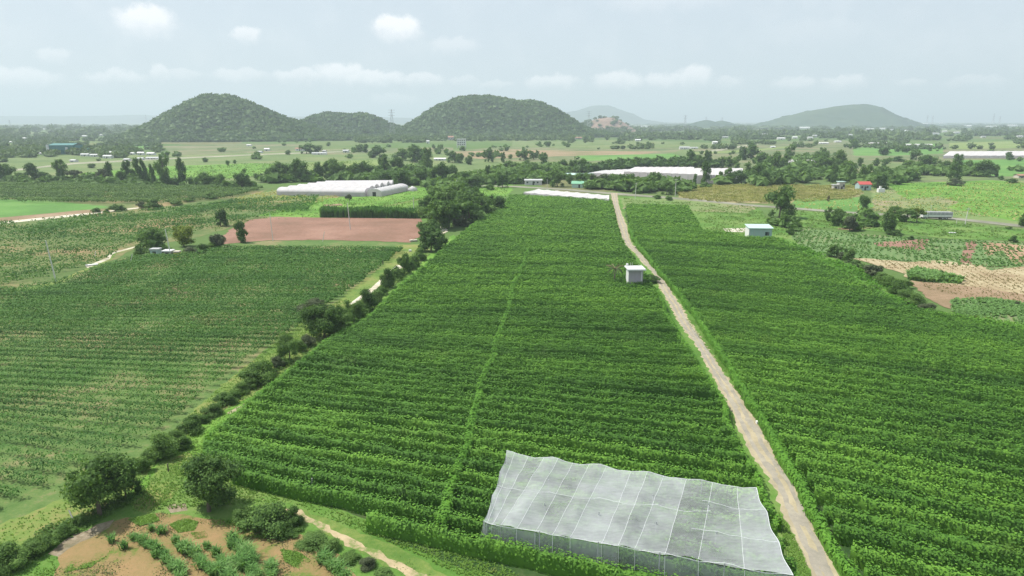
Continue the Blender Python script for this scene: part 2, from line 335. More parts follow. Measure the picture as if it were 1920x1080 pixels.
M['lane'] = ground('worn_lane', [(.20, .21, .14), (.27, .265, .19), (.33, .32, .24)], .06, .5, bump=.02)
M['asphalt'] = ground('old_asphalt', [(.16, .165, .12), (.21, .21, .16), (.26, .25, .20)], .06, .5, bump=.02)
M['forestfloor'] = ground('hill_ground', [(.03, .055, .02), (.05, .085, .028), (.09, .11, .045)], .02, .2, bump=1)
M['bluehill'] = ground('far_hill', [(.02, .05, .03), (.035, .07, .035), (.055, .09, .04)], .0015, .012, bump=0)
M['quarry'] = ground('bare_quarry_slope', [(.13, .11, .07), (.25, .17, .13), (.32, .23, .18)], .02, .15, bump=1)
M['litter'] = ground('grey_brown_litter', [(.15, .14, .085), (.22, .18, .12), (.29, .25, .18)], .5, 2)

# ---------------------------------------------------------------- ground sheet and field patches
def ground_sheet():
    # dense near, coarse far; one flat sheet reaching past the horizon
    R = 26000.
    o = mesh_obj('ground', [(-R, -300, 0), (R, -300, 0), (R, R, 0), (-R, R, 0)], np.array([[0, 1, 2, 3]]), M['base'])
    return tag(o, kind='structure')
ground_sheet()
level = [0]
def patch_world(name, pts, m, step=None, jit=None, z=None):
    """a patch of ground with an uneven edge; pts are world points"""
    level[0] += 1
    out = []; n = len(pts)
    r = random.Random(level[0]*31)
    for i in range(n):
        a = Vector(pts[i][:2]); b = Vector(pts[(i+1) % n][:2]); L = (b-a).length
        d = (a.length+b.length)/2
        st = step or max(.8, d*.008); k = max(1, min(160, int(L/st)))
        nr = Vector((-(b-a).y, (b-a).x)).normalized() if L > 0 else Vector((0, 0))
        j = jit if jit is not None else min(1.2, .12+d*.0022)
        for q in range(k):
            p = a.lerp(b, q/k)
            if q: p = p+nr*r.uniform(-j, j)
            out.append(Vector((p.x, p.y, 0)))
    tri = tessellate_polygon([out])
    zz = .0015*level[0] if z is None else z
    V = np.array([(p.x, p.y, zz) for p in out])
    T = np.array(tri); 
    A = V[T[:, 0]]; B = V[T[:, 1]]; Cc = V[T[:, 2]]
    flip = np.cross(B-A, Cc-A)[:, 2] < 0; T[flip] = T[flip][:, ::-1]
    return tag(mesh_obj(name, V, T, m), kind='structure')
def patch(name, px, m, **k): return patch_world(name, [G(*p) for p in px], m, **k)

# far to near; names are plain kinds of ground
patch('field', [(-60, 300), (110, 292), (240, 288), (420, 282), (560, 280), (700, 278), (860, 280), (960, 278), (1100, 262), (1180, 262), (1340, 268), (1460, 270), (1500, 282), (1300, 292), (1180, 310), (960, 326), (700, 330), (480, 345), (330, 352), (-60, 342)], M['far_green'])
patch('field', [(560, 282), (760, 277), (850, 276), (850, 283), (700, 288), (590, 290)], M['far_mix'])
patch('field', [(240, 272), (290, 270), (300, 278), (240, 279)], M['grass_vivid'])
patch('field', [(300, 274), (480, 268), (560, 270), (560, 283), (440, 288), (330, 291)], M['far_mix'])
patch('field', [(400, 290), (560, 289), (700, 298), (560, 306), (420, 310), (300, 318)], M['far_green'])
patch('field', [(560, 305), (700, 299), (722, 301), (700, 312), (640, 325), (560, 330), (480, 335)], M['far_light'])
patch('field', [(150, 325), (300, 312), (480, 306), (560, 309), (470, 330), (350, 342), (160, 338)], M['grass_bright'])
patch('field', [(830, 286), (930, 276), (1060, 266), (1180, 266), (1300, 273), (1270, 284), (1180, 300), (1100, 305), (960, 302), (860, 300)], M['far_mix'])
patch('field', [(850, 285), (960, 280), (1080, 283), (1240, 284), (1200, 290), (1040, 293), (900, 298), (855, 292)], M['far_brown'])
patch('field', [(1060, 271), (1140, 270), (1145, 275), (1065, 276)], M['far_light'])
patch('field', [(960, 262), (1060, 264), (1300, 268), (1300, 276), (1160, 279), (1080, 278), (960, 276)], M['far_green'])
patch('field', [(1080, 292), (1260, 288), (1290, 296), (1100, 302)], M['grass_vivid'])
patch('field', [(1300, 280), (1420, 268), (1560, 262), (1700, 272), (1980, 265), (2050, 330), (1800, 345), (1500, 330), (1290, 305)], M['far_mix'])
patch('field', [(1600, 278), (1680, 268), (1765, 270), (1770, 288), (1680, 292), (1600, 292)], M['grass_vivid'])
patch('field', [(1780, 268), (2000, 262), (2000, 276), (1780, 280)], M['far_light'])
patch('field', [(1800, 300), (2000, 298), (2040, 330), (1870, 331), (1780, 312)], M['grass_vivid'])
patch('field', [(1640, 300), (1780, 305), (1860, 335), (1640, 340)], M['far_green'])
patch('dirt_track', [(1330, 282), (1420, 269), (1424, 270), (1335, 285)], M['lane'])
patch('dirt_track', [(1300, 286), (1410, 281), (1500, 272), (1502, 274), (1412, 284), (1300, 289)], M['far_light'])
patch('country_road', [(-60, 320), (30, 317), (140, 305), (300, 297), (480, 289), (560, 286), (700, 282), (700, 283), (560, 288), (480, 291), (300, 299.5), (140, 308), (30, 320), (-60, 323)], M['lane'], jit=.3)
patch('country_road', [(0, 265), (30, 259), (60, 258), (60, 259.5), (30, 261), (0, 267)], M['lane'], jit=.3)
# left middle distance
patch('orchard_ground', [(-80, 340), (120, 343), (330, 352), (520, 352), (450, 372), (300, 388), (210, 396), (-80, 372)], M['field_b'])
patch('field', [(-80, 372), (0, 373), (100, 377), (212, 388), (170, 394), (0, 408), (-80, 414)], M['grass_vivid'])
patch('bare_soil', [(-80, 415), (0, 408), (170, 393), (208, 393), (180, 399), (0, 418), (-80, 424)], M['brownsoil'])
patch('orchard_ground', [(-120, 425), (0, 419), (210, 397), (400, 380), (520, 358), (640, 365), (600, 398), (480, 412), (380, 442), (330, 452), (250, 468), (200, 495), (110, 525), (-120, 575)], M['field_b'])
patch('litter_ground', [(440, 372), (520, 356), (640, 366), (600, 372), (500, 380), (430, 384)], M['pinkscrub'])
patch('pale_lane', [(-80, 423), (0, 416), (90, 407), (180, 398), (214, 394), (260, 389), (260, 391), (214, 396), (180, 401), (90, 411), (0, 420), (-80, 427)], M['palepath'], jit=.15)
patch('meadow', [(480, 405), (600, 372), (700, 368), (800, 350), (960, 345), (960, 358), (930, 385), (800, 412), (600, 409)], M['grass_bright'])
patch('dirt_track', [(595, 402), (700, 390), (800, 370), (870, 352), (872, 353), (805, 372), (703, 392), (598, 404)], M['grass_yellow'])
patch('bare_soil', [(605, 384), (640, 382), (642, 386), (606, 388)], M['brownsoil'])
patch('ploughed_field', [(408, 450), (432, 430), (470, 412), (520, 407), (600, 408), (700, 409), (790, 410), (792, 440), (770, 455), (690, 452), (600, 450), (500, 451), (420, 458)], M['redsoil'])
patch('bare_soil', [(790, 440), (818, 424), (840, 424), (836, 436), (790, 456)], M['palepath'])
patch('vineyard_ground', [(-160, 560), (0, 545), (110, 527), (240, 482), (330, 480), (420, 462), (500, 452), (700, 453), (762, 458), (770, 470), (740, 505), (650, 575), (575, 640), (500, 700), (420, 755), (330, 835), (235, 905), (120, 965), (0, 1010), (-300, 1110), (-500, 900)], M['field_a'])
patch('dirt_track', [(-60, 556), (60, 538), (110, 526), (165, 502), (205, 483), (212, 473), (250, 464), (252, 466), (218, 476), (210, 487), (170, 505), (115, 530), (62, 543), (-60, 562)], M['grass_yellow'], jit=.1)
patch('dirt_track', [(160, 500), (200, 484), (207, 474), (255, 462), (256, 464), (212, 476), (206, 486), (165, 503)], M['palepath'], jit=.1)
patch('grass_margin', [(745, 460), (790, 458), (810, 470), (770, 510), (700, 560), (640, 610), (560, 690), (480, 745), (400, 800), (330, 860), (260, 925), (150, 985), (0, 1050), (-200, 1150), (-300, 1110), (0, 985), (120, 935), (230, 880), (330, 805), (400, 735), (470, 680), (560, 610), (640, 560), (720, 495)], M['grass_yellow'])
patch('grass_margin', [(330, 830), (420, 770), (470, 745), (530, 700), (600, 650), (640, 612), (700, 575), (770, 510), (850, 440), (860, 450), (760, 540), (690, 612), (620, 655), (560, 700), (520, 730), (440, 790), (380, 850), (330, 905), (270, 950), (240, 925)], M['grass_bright'])
patch('dirt_track', [(524, 712), (528, 722), (470, 757), (430, 778), (425, 775), (480, 745)], M['tan'], jit=.1)
patch('pale_lane', [(690, 545), (735, 505), (745, 497), (757, 500), (738, 512), (700, 548), (660, 572), (655, 570)], M['palepath'], jit=.1)
patch('grass', [(-200, 1150), (0, 1045), (120, 1000), (240, 925), (330, 900), (370, 870), (440, 905), (560, 940), (620, 965), (800, 1015), (950, 1060), (1100, 1100), (1180, 1200), (-260, 1300)], M['grass'])
patch('grass', [(300, 870), (350, 850), (375, 862), (330, 925), (280, 965), (250, 955)], M['grass_yellow'])
patch('bare_soil', [(90, 1200), (110, 1040), (165, 1000), (215, 978), (300, 962), (345, 965), (400, 975), (470, 992), (560, 1002), (615, 1025), (650, 1060), (700, 1130), (700, 1250)], M['orangesoil'])
patch('litter_ground', [(90, 1040), (120, 1015), (180, 985), (215, 975), (205, 990), (150, 1018), (110, 1045)], M['litter'])
patch('litter_ground', [(312, 950), (348, 944), (352, 958), (320, 963)], M['litter'])
patch('dirt_track', [(450, 916), (500, 922), (560, 943), (620, 975), (700, 1010), (790, 1050), (860, 1095), (930, 1170), (840, 1170), (770, 1085), (690, 1045), (620, 1008), (565, 972), (510, 942), (450, 926)], M['grass_yellow'])
patch('dirt_track', [(480, 927), (540, 945), (555, 952), (590, 975), (650, 1005), (720, 1040), (800, 1078), (880, 1140), (850, 1140), (775, 1086), (700, 1048), (632, 1012), (572, 980), (535, 958), (478, 932)], M['sandy'], step=.6, jit=.28)
# vineyards, road
V1 = [(985, 362), (1145, 377), (1152, 400), (1160, 425), (1172, 460), (1190, 485), (1203, 505), (1225, 535), (1238, 560), (1250, 590), (1280, 640), (1320, 700), (1345, 735), (1368, 775), (1372, 800), (1400, 850), (1430, 900), (1455, 955), (1480, 1010), (1505, 1060), (1530, 1120), (1560, 1200), (1300, 1200), (1100, 1120), (860, 1065), (810, 1040), (690, 1002), (680, 985), (612, 962), (600, 948), (440, 908), (375, 862), (430, 803), (520, 733), (560, 697), (608, 655), (690, 612), (735, 562), (790, 512), (850, 458), (890, 425), (935, 398), (955, 372)]
V2 = [(1172, 390), (1290, 392), (1322, 441), (1360, 445), (1400, 453), (1455, 456), (1500, 478), (1600, 532), (1700, 588), (1810, 612), (1960, 632), (2150, 700), (2300, 1000), (2300, 1300), (1690, 1300), (1610, 1110), (1555, 1005), (1500, 912), (1440, 815), (1390, 735), (1335, 650), (1285, 575), (1225, 505), (1195, 465), (1180, 432)]
V1 = [((x-(y-362)*.036, y) if 3 <= i <= 24 and x > 1100 else (x, y)) for i, (x, y) in enumerate(V1)]
patch('vineyard_ground', V1, M['vineyard_floor_shade'])
patch('grass', [(425, 891), (520, 914), (600, 936), (608, 950), (690, 976), (705, 1012), (600, 968), (430, 922)], M['grass'])
patch('field', [(1150, 368), (1260, 372), (1420, 390), (1440, 410), (1490, 440), (1620, 520), (1740, 585), (1850, 618), (2000, 640), (2200, 690), (1810, 640), (1600, 540), (1450, 455), (1320, 445), (1160, 395)], M['grass'])
patch('grass_margin', [(1165, 372), (1280, 372), (1420, 388), (1400, 400), (1290, 396), (1168, 392)], M['pinkscrub'])
patch('orchard_ground', [(1275, 372), (1268, 358), (1290, 350), (1440, 347), (1600, 350), (1620, 362), (1590, 378), (1440, 382), (1340, 380)], M['yellowrows'])
patch('meadow', [(1488, 374), (1620, 370), (1640, 388), (1600, 398), (1490, 392)], M['grass_vivid'])
patch('scrubland', [(1630, 350), (1780, 340), (1980, 338), (2100, 420), (1900, 425), (1770, 405), (1640, 395)], M['pinkscrub'])
patch('scrubland', [(1660, 345), (1860, 338), (2000, 350), (2000, 420), (1900, 415), (1800, 395), (1700, 375)], M['grass_bright'])
patch('scrubland', [(1660, 378), (1760, 368), (1800, 380), (1760, 395), (1680, 395)], M['pinkscrub'])
patch('meadow', [(1480, 395), (1620, 402), (1780, 415), (2000, 440), (2000, 455), (1780, 448), (1600, 430), (1480, 425)], M['grass'])
patch('crop_field', [(1484, 445), (1500, 428), (1600, 438), (1700, 446), (1850, 452), (2040, 462), (2040, 520), (1840, 505), (1700, 490), (1600, 486), (1510, 476)], M['croprow'])
patch('bare_soil', [(1638, 456), (1700, 450), (1742, 449), (1738, 462), (1725, 470), (1690, 466), (1645, 462)], M['redsoil'])
patch('bare_soil', [(1815, 452), (1832, 452), (1822, 480), (1815, 500), (1798, 498), (1806, 475)], M['redsoil'])
patch('bare_soil', [(1840, 455), (1890, 458), (1960, 465), (1960, 500), (1900, 495), (1880, 470), (1850, 480)], M['strawred'])
patch('stubble_field', [(1598, 485), (1640, 486), (1700, 492), (1760, 489), (1830, 496), (1860, 508), (1920, 500), (2060, 510), (2060, 600), (1920, 572), (1820, 562), (1745, 545), (1710, 530), (1690, 512), (1640, 497)], M['straw'])
patch('crop_field', [(1705, 515), (1715, 506), (1760, 513), (1805, 527), (1800, 533), (1740, 530), (1706, 526)], M['crop'])
patch('bare_soil', [(1700, 527), (1760, 532), (1840, 540), (1960, 560), (1960, 572), (1860, 568), (1790, 562), (1782, 580), (1745, 563)], M['brownsoil'])
patch('crop_field', [(1783, 562), (1850, 560), (2060, 585), (2080, 655), (1860, 618), (1790, 590)], M['croprow'])
patch('bare_soil', [(1800, 588), (1860, 596), (1864, 608), (1830, 606)], M['brownsoil'])
patch('bare_soil', [(1590, 422), (1640, 428), (1600, 432), (1570, 430)], M['brownsoil'])
patch('bare_soil', [(1355, 429), (1404, 428), (1404, 436), (1362, 435)], M['stone'], jit=.1)
patch('country_road', [(800, 353), (880, 347), (960, 348.5), (1060, 354), (1150, 361.5), (1250, 369), (1330, 376), (1400, 383), (1500, 390), (1590, 397), (1700, 403), (1800, 409.5), (1920, 422), (2100, 440), (2100, 446), (1920, 427), (1800, 413.5), (1700, 407), (1590, 401), (1500, 393.5), (1400, 386.5), (1330, 379.5), (1250, 372.5), (1150, 365), (1060, 357), (960, 351), (880, 349.5), (800, 355)], M['asphalt'], jit=.15)
patch('vineyard_ground', V2, M['vineyard_floor_shade'])
patch('grass_margin', [(1150, 368), (1168, 385), (1178, 430), (1194, 465), (1226, 505), (1285, 573), (1335, 648), (1390, 733), (1440, 812), (1500, 910), (1556, 1005), (1612, 1110), (1650, 1200), (1460, 1200), (1455, 1110), (1440, 1040), (1430, 960), (1380, 820), (1340, 735), (1290, 660), (1245, 580), (1215, 525), (1170, 465), (1150, 400)], M['grass'])
RL = [(1534, 1160), (1521, 1080), (1505, 1040), (1476, 981), (1448, 911), (1402, 841), (1383, 806), (1369, 770), (1352, 735), (1332, 700), (1300, 640), (1280, 618), (1270, 602), (1256, 573), (1248, 560), (1238, 543), (1233, 530), (1222, 510), (1203, 493), (1192, 477), (1174, 460), (1167, 450), (1160, 425), (1154, 400), (1149, 382), (1145, 362)]
RR = [(1157, 362), (1160, 382), (1165, 400), (1176, 425), (1181, 448), (1187, 460), (1203, 477), (1219, 493), (1232, 510), (1248, 529), (1258, 543), (1267, 560), (1277, 573), (1293, 602), (1304, 618), (1318, 640), (1358, 700), (1383, 735), (1405, 770), (1428, 806), (1446, 841), (1497, 911), (1525, 981), (1556, 1040), (1572, 1080), (1600, 1160)]
patch('dirt_road', RL+RR, M['tan'], step=.6, jit=.3)
# the worn crown of the road: greyer stony wheel ruts between the paler edges
def rut(fr, w):
    n = len(RL); cl = [G(*RL[i])*(1-fr)+G(*RR[n-1-i])*fr for i in range(n)]
    a = [p+Vector((-w, 0, 0)) for p in cl]; b = [p+Vector((w, 0, 0)) for p in cl]
    return a+b[::-1]
M['rut'] = ground('stony_wheel_track', [(.22, .205, .17), (.275, .25, .205), (.33, .30, .235)], .3, 1.5, bump=.05)
patch_world('wheel_rut', rut(.3, .26), M['rut'], step=1, jit=.12)
patch_world('wheel_rut', rut(.7, .26), M['rut'], step=1, jit=.12)
for cx, cy, s in ((1412, 800, 1.3), (1378, 760, .6), (1489, 965, 1.1), (1540, 1060, 1.2), (1357, 712, .5), (1447, 880, .8), (1195, 475, .9)):
    c = G(cx, cy)
    patch_world('stony_patch', [c+Vector((math.cos(t)*.4*s, math.sin(t)*1.9*s, 0)) for t in np.arange(0, 6.2, .5)], M['rut'], step=.3, jit=.22)

# ---------------------------------------------------------------- hills
def vnoise(x, y, seed=0):
    """smooth 2-D noise in -1..1 for arrays"""
    r = np.random.default_rng(seed); g = r.uniform(-1, 1, (64, 64))
    xi = np.floor(x).astype(int); yi = np.floor(y).astype(int); fx = x-xi; fy = y-yi
    fx = fx*fx*(3-2*fx); fy = fy*fy*(3-2*fy); q = lambda a, b: g[a % 64, b % 64]
    return (q(xi, yi)*(1-fx)+q(xi+1, yi)*fx)*(1-fy)+(q(xi, yi+1)*(1-fx)+q(xi+1, yi+1)*fx)*fy
def fbm(x, y, seed=0, o=4):
    s = 0; a = 1.
    for k in range(o): s = s+a*vnoise(x*2**k+k*7.3, y*2**k+k*3.1, seed+k); a *= .5
    return s/1.8
HILLS = {}
def hill(name, sil, D, depth, m, nx=90, ny=40, rough=2.5, seed=1, back=None, side=.0):
    """a hill whose skyline, at distance D, passes through the photo pixels sil"""
    W = [P(x, y, D) for x, y in sil]
    xs = np.array([w.x for w in W]); zs = np.array([w.z for w in W])
    X = np.linspace(xs[0], xs[-1], nx); Z = np.interp(X, xs, zs)
    Z = np.convolve(np.pad(Z, 1, 'edge'), [.25, .5, .25], 'valid')
    Z = np.maximum(Z, 0); back = back or depth
    T = np.linspace(-1, 1, ny)
    gx, gt = np.meshgrid(X, T); gz = np.interp(gx, X, Z)
    zmax = Z.max(); dloc = np.where(gt < 0, depth, back)*(.45+.55*np.sqrt(np.clip(gz/zmax, 0, 1)))
    gy = D+gt*dloc
    prof = np.cos(np.clip(np.abs(gt), 0, 1)*math.pi)*.5+.5
    prof = prof**.85
    nn = fbm(gx/60+seed, gy/60, seed, 4)
    H = gz*prof+nn*rough*np.clip(gz/8, 0, 1)*(1-np.exp(-((np.abs(gt))/.12)**2)*.7)
    H = np.where(np.abs(gt) > .99, -1.5, H); H[:, 0] = -1.5; H[:, -1] = -1.5
    H = np.where(H > 6, H-3., H*.5)
    V = np.stack([gx, gy, H], -1).reshape(-1, 3)
    i = np.arange((ny-1)*(nx-1)); r_ = i//(nx-1); c_ = i % (nx-1); a = r_*nx+c_
    F = np.stack([a, a+1, a+nx+1, a+nx], 1)
    o = mesh_obj(name, V, F, m, smooth=True); tag(o, kind='structure')
    HILLS[name+str(seed)] = (gx, gy, H)
    return gx, gy, H
hA = hill('hill', [(205, 266), (235, 260), (262, 247), (300, 226), (320, 213), (345, 199), (370, 186), (385, 181), (400, 180), (430, 181), (450, 187), (470, 195), (500, 208), (525, 219), (550, 227), (575, 236), (600, 246), (640, 258), (680, 263)], 1330, 165, M['forestfloor'], seed=1)
hB = hill('hill', [(480, 258), (520, 246), (545, 238), (560, 232), (575, 224), (595, 216), (617, 211), (635, 213), (648, 216), (665, 214), (680, 214), (700, 220), (720, 230), (742, 238), (800, 246), (860, 254)], 1640, 200, M['forestfloor'], seed=2)
hC = hill('hill', [(690, 258), (730, 250), (760, 240), (775, 230), (795, 216), (815, 203), (840, 192), (865, 184), (890, 181), (920, 183), (950, 187), (972, 192), (990, 190), (1010, 192), (1030, 200), (1050, 211), (1070, 224), (1088, 237), (1110, 246), (1160, 256)], 1600, 190, M['forestfloor'], seed=3)
hD = hill('hill', [(1060, 250), (1085, 238), (1100, 228), (1120, 221), (1138, 218), (1155, 220), (1170, 228), (1183, 238), (1210, 246), (1240, 250)], 2300, 130, M['quarry'], seed=4, rough=3)
hF = hill('hill', [(1340, 248), (1400, 240), (1430, 232), (1460, 222), (1490, 213), (1520, 206), (1545, 202), (1570, 198), (1600, 194), (1622, 193), (1640, 198), (1660, 209), (1685, 222), (1710, 229), (1760, 237), (1800, 244)], 3700, 430, M['bluehill'], seed=5, rough=14, nx=140, ny=60)
hG = hill('mountain', [(1040, 212), (1062, 210), (1085, 206), (1105, 199), (1113, 197.5), (1142, 197), (1160, 204), (1185, 213), (1205, 223), (1240, 229), (1300, 233)], 8200, 900, M['bluehill'], seed=6, rough=12)
hH = hill('hill', [(1230, 240), (1270, 233), (1300, 230), (1313, 226), (1326, 223.5), (1340, 228), (1352, 224.5), (1364, 227), (1375, 231), (1410, 234), (1480, 236)], 3600, 280, M['bluehill'], seed=7, rough=3)
hI = hill('ridge', [(-250, 219), (-100, 217), (0, 217), (120, 217.5), (200, 217), (262, 214.5), (300, 217), (560, 218), (700, 219), (780, 221), (900, 226), (1000, 228)], 9500, 1200, M['bluehill'], seed=8, rough=10, nx=120)
hJ = hill('ridge', [(1650, 234), (1750, 233), (1850, 232), (1920, 231.5), (2000, 232), (2200, 234)], 5200, 500, M['bluehill'], seed=9, rough=6)
hK = hill('ridge', [(1180, 230), (1260, 231), (1400, 231), (1560, 232), (1700, 232), (2200, 233)], 9000, 700, M['bluehill'], seed=10, rough=5)

# ---------------------------------------------------------------- leaf and clump geometry
def leaf_cloud(Pn, Nn, size, r, quad=False):
    """one small leaf (triangle, or bent quad) per point, roughly facing Nn"""
    n = len(Pn); N = Nn/np.maximum(np.linalg.norm(Nn, axis=1, keepdims=True), 1e-6)
    a = r.normal(size=(n, 3)); t1 = np.cross(N, a); t1 /= np.maximum(np.linalg.norm(t1, axis=1, keepdims=True), 1e-6)
    t2 = np.cross(N, t1); s = (size*r.uniform(.65, 1.35, n))[:, None]
    if quad:
        V = np.stack([Pn+t1*s, Pn+t2*s*.62, Pn-t1*s*.9-N*s*.15, Pn-t2*s*.62], 1)
        return V.reshape(-1, 3), np.arange(4*n).reshape(n, 4)
    V = np.stack([Pn+t1*s, Pn-t1*s*.6+t2*s*.7, Pn-t1*s*.6-t2*s*.7], 1)
    return V.reshape(-1, 3), np.arange(3*n).reshape(n, 3)
def rand_dir(n, r):
    a = r.normal(size=(n, 3)); return a/np.linalg.norm(a, axis=1, keepdims=True)
ICO = None
def ico():
    global ICO
    if ICO is None:
        import bmesh
        bm = bmesh.new(); bmesh.ops.create_icosphere(bm, subdivisions=1, radius=1)
        ICO = (np.array([v.co[:] for v in bm.verts]), np.array([[v.index for v in f.verts] for f in bm.faces])); bm.free()
    return ICO
def merge(parts):
    V = []; F3 = []; F4 = []; n = 0
    for v, f in parts:
        V.append(v); (F3 if f.shape[1] == 3 else F4).append(f+n); n += len(v)
    F = []
    if F3: F.append(np.concatenate(F3))
    if F4: F.append(np.concatenate(F4))
    return np.concatenate(V), F
def crown_geo(kind, seed, nleaf, lsize, core=True):
    """crown fitted in x,y -.5...5, z 0..1"""
    r = np.random.default_rng(seed); B = []
    if kind == 'broad':
        for _ in range(15): d = rand_dir(1, r)[0]; B.append((d*np.array([.35, .35, .30])*r.uniform(.5, 1)+[0, 0, .58], r.uniform(.11, .21)))
        for _ in range(8): B.append((np.array([r.uniform(-.3, .3), r.uniform(-.3, .3), r.uniform(.1, .4)]), r.uniform(.10, .17)))
    elif kind == 'ragged':
        for _ in range(20): d = rand_dir(1, r)[0]; B.append((d*np.array([.36, .36, .38])*r.uniform(.35, 1)+[0, 0, .5], r.uniform(.07, .17)))
    elif kind == 'tall':
        z = .12
        while z < .95:
            w = .3*math.sin(min(1, (z-.1)/.8)*math.pi*.9)+.1
            B.append((np.array([r.uniform(-1, 1)*w, r.uniform(-1, 1)*w, z]), r.uniform(.1, .2)*(.7 if z > .85 else 1))); z += .045
    elif kind == 'round':
        B.append((np.array([0, 0, .5]), .36))
        for _ in range(5): B.append((np.array([r.uniform(-.25, .25), r.uniform(-.25, .25), r.uniform(.08, .25)]), r.uniform(.10, .16)))
        for _ in range(18): d = rand_dir(1, r)[0]; B.append((d*np.array([.36, .36, .36])*r.uniform(.75, .95)+[0, 0, .56], r.uniform(.08, .14)))
    elif kind == 'flat':
        for _ in range(16): t = r.uniform(0, 6.28); q = r.uniform(.05, .4); B.append((np.array([math.cos(t)*q, math.sin(t)*q, .78-.5*q*q+r.uniform(-.12, .06)]), r.uniform(.09, .16)))
    elif kind == 'bush':
        for _ in range(16): t = r.uniform(0, 6.28); q = r.uniform(0, .4); B.append((np.array([math.cos(t)*q, math.sin(t)*q, r.uniform(.15, .8-q)]), r.uniform(.12, .22)))
    elif kind == 'lean':
        z = .15
        while z < .95: B.append((np.array([(z-.5)*-.5+r.uniform(-.15, .15), r.uniform(-.15, .15), z]), r.uniform(.1, .17))); z += .05
    parts = []; w = np.array([b[1]**2 for b in B]); w /= w.sum()
    zs = .75 if kind in ('tall', 'lean') else .8
    for (c, rad), f in zip(B, w):
        k = max(8, int(nleaf*f)); d = rand_dir(k, r)
        rr = rad*(r.uniform(.72, 1.12, k)+.22*np.maximum(0, r.normal(size=k)))[:, None]
        p = c+d*rr*[1, 1, zs]
        parts.append(leaf_cloud(p, d*.7+rand_dir(k, r)*.75+[0, 0, .35], lsize, r))
        if core:
            iv, iF = ico(); parts.append((iv*rad*.74*[1, 1, zs]*(1+r.uniform(-.18, .18, (len(iv), 1)))+c, iF))
    V, F = merge(parts)
    V[:, 2] = np.maximum(V[:, 2], .0)
    return V, F, B
def crown_mesh(name, kind, seed, nleaf, lsize, m, core=True):
    V, F, B = crown_geo(kind, seed, nleaf, lsize, core)
    o = mesh_obj(name, V, F, m); me = o.data; bpy.data.objects.remove(o)
    return me, B
def trunk_mesh(kind, B, seed, fat=.03):
    r = random.Random(seed); mb = MB(); top = .55 if kind != 'tall' else .9
    dx = lambda z: (z-.5)*-.5+.0 if kind == 'lean' else 0
    p0 = Vector((dx(0)+(.25 if kind == 'lean' else 0), 0, 0)) if kind == 'lean' else Vector((0, 0, 0))
    p1 = Vector((r.uniform(-.03, .03)+(dx(.3)+0 if kind == 'lean' else 0), r.uniform(-.03, .03), top*.5)); p2 = Vector((dx(top) if kind == 'lean' else r.uniform(-.05, .05), r.uniform(-.04, .04), top))
    mb.tube(p0, p1, fat, fat*.75, 7); mb.tube(p1, p2, fat*.75, fat*.4, 6)
    for c, rad in r.sample(B, min(7, len(B))):
        c = Vector(c); st = p1.lerp(p2, r.uniform(0, .8)); mid = st.lerp(c, .5)+Vector((0, 0, .03))
        mb.tube(st, mid, fat*.42, fat*.28, 5); mb.tube(mid, c, fat*.28, fat*.12, 5)
    me = bpy.data.meshes.new('trunk'); me.from_pydata(mb.V, [], mb.F); me.update(); me.materials.append(M['bark'])
    return me
TREES = {}
def variant(kind, lod, mat, idx):
    key = (kind, lod, mat, idx)
    if key not in TREES:
        n, s = {'near': (7500, .019), 'mid': (1500, .042), 'far': (520, .07)}[lod]
        if kind == 'bush': s *= 1.35; n = int(n*.7)
        if kind == 'tall': s *= 1.1
        me, B = crown_mesh('crown', kind, hash(kind) % 1 + idx*13+len(kind), n, s, M[mat], core=(mat != 'dry'))
        TREES[key] = (me, trunk_mesh(kind, B, idx))
    return TREES[key]
tree_count = [0]
def tree(px, py, wpx, hpx, kind, mat, label, name='tree', cat='tree', group=None, lod=None, at=None, over=1.0):
    """a tree whose foot is at photo pixel px, py and that shows wpx by hpx pixels"""
    g = G(px, py) if at is None else Vector(at); s = mpp(py)
    lod = lod or ('near' if g.y < 150 else 'mid' if g.y < 520 else 'far')
    tree_count[0] += 1; k = tree_count[0]
    me, tm = variant(kind, lod, mat, k % 3)
    w = wpx*s*1.02*over; h = hpx*s*1.06*over
    if kind == 'bush' or name == 'bush':
        o = bpy.data.objects.new(name, me); C.objects.link(o)
    else:
        o = bpy.data.objects.new(name, None); C.objects.link(o); o.empty_display_size = .1
        c = bpy.data.objects.new('crown', me); C.objects.link(c); c.parent = o
        t = bpy.data.objects.new('trunk', tm); C.objects.link(t); t.parent = o
    o.location = g; o.rotation_euler = (0, 0, (k*2.399) % 6.28 if kind != 'lean' else (k*.3) % .6); o.scale = (w, w, h)
    return tag(o, label, cat, group)

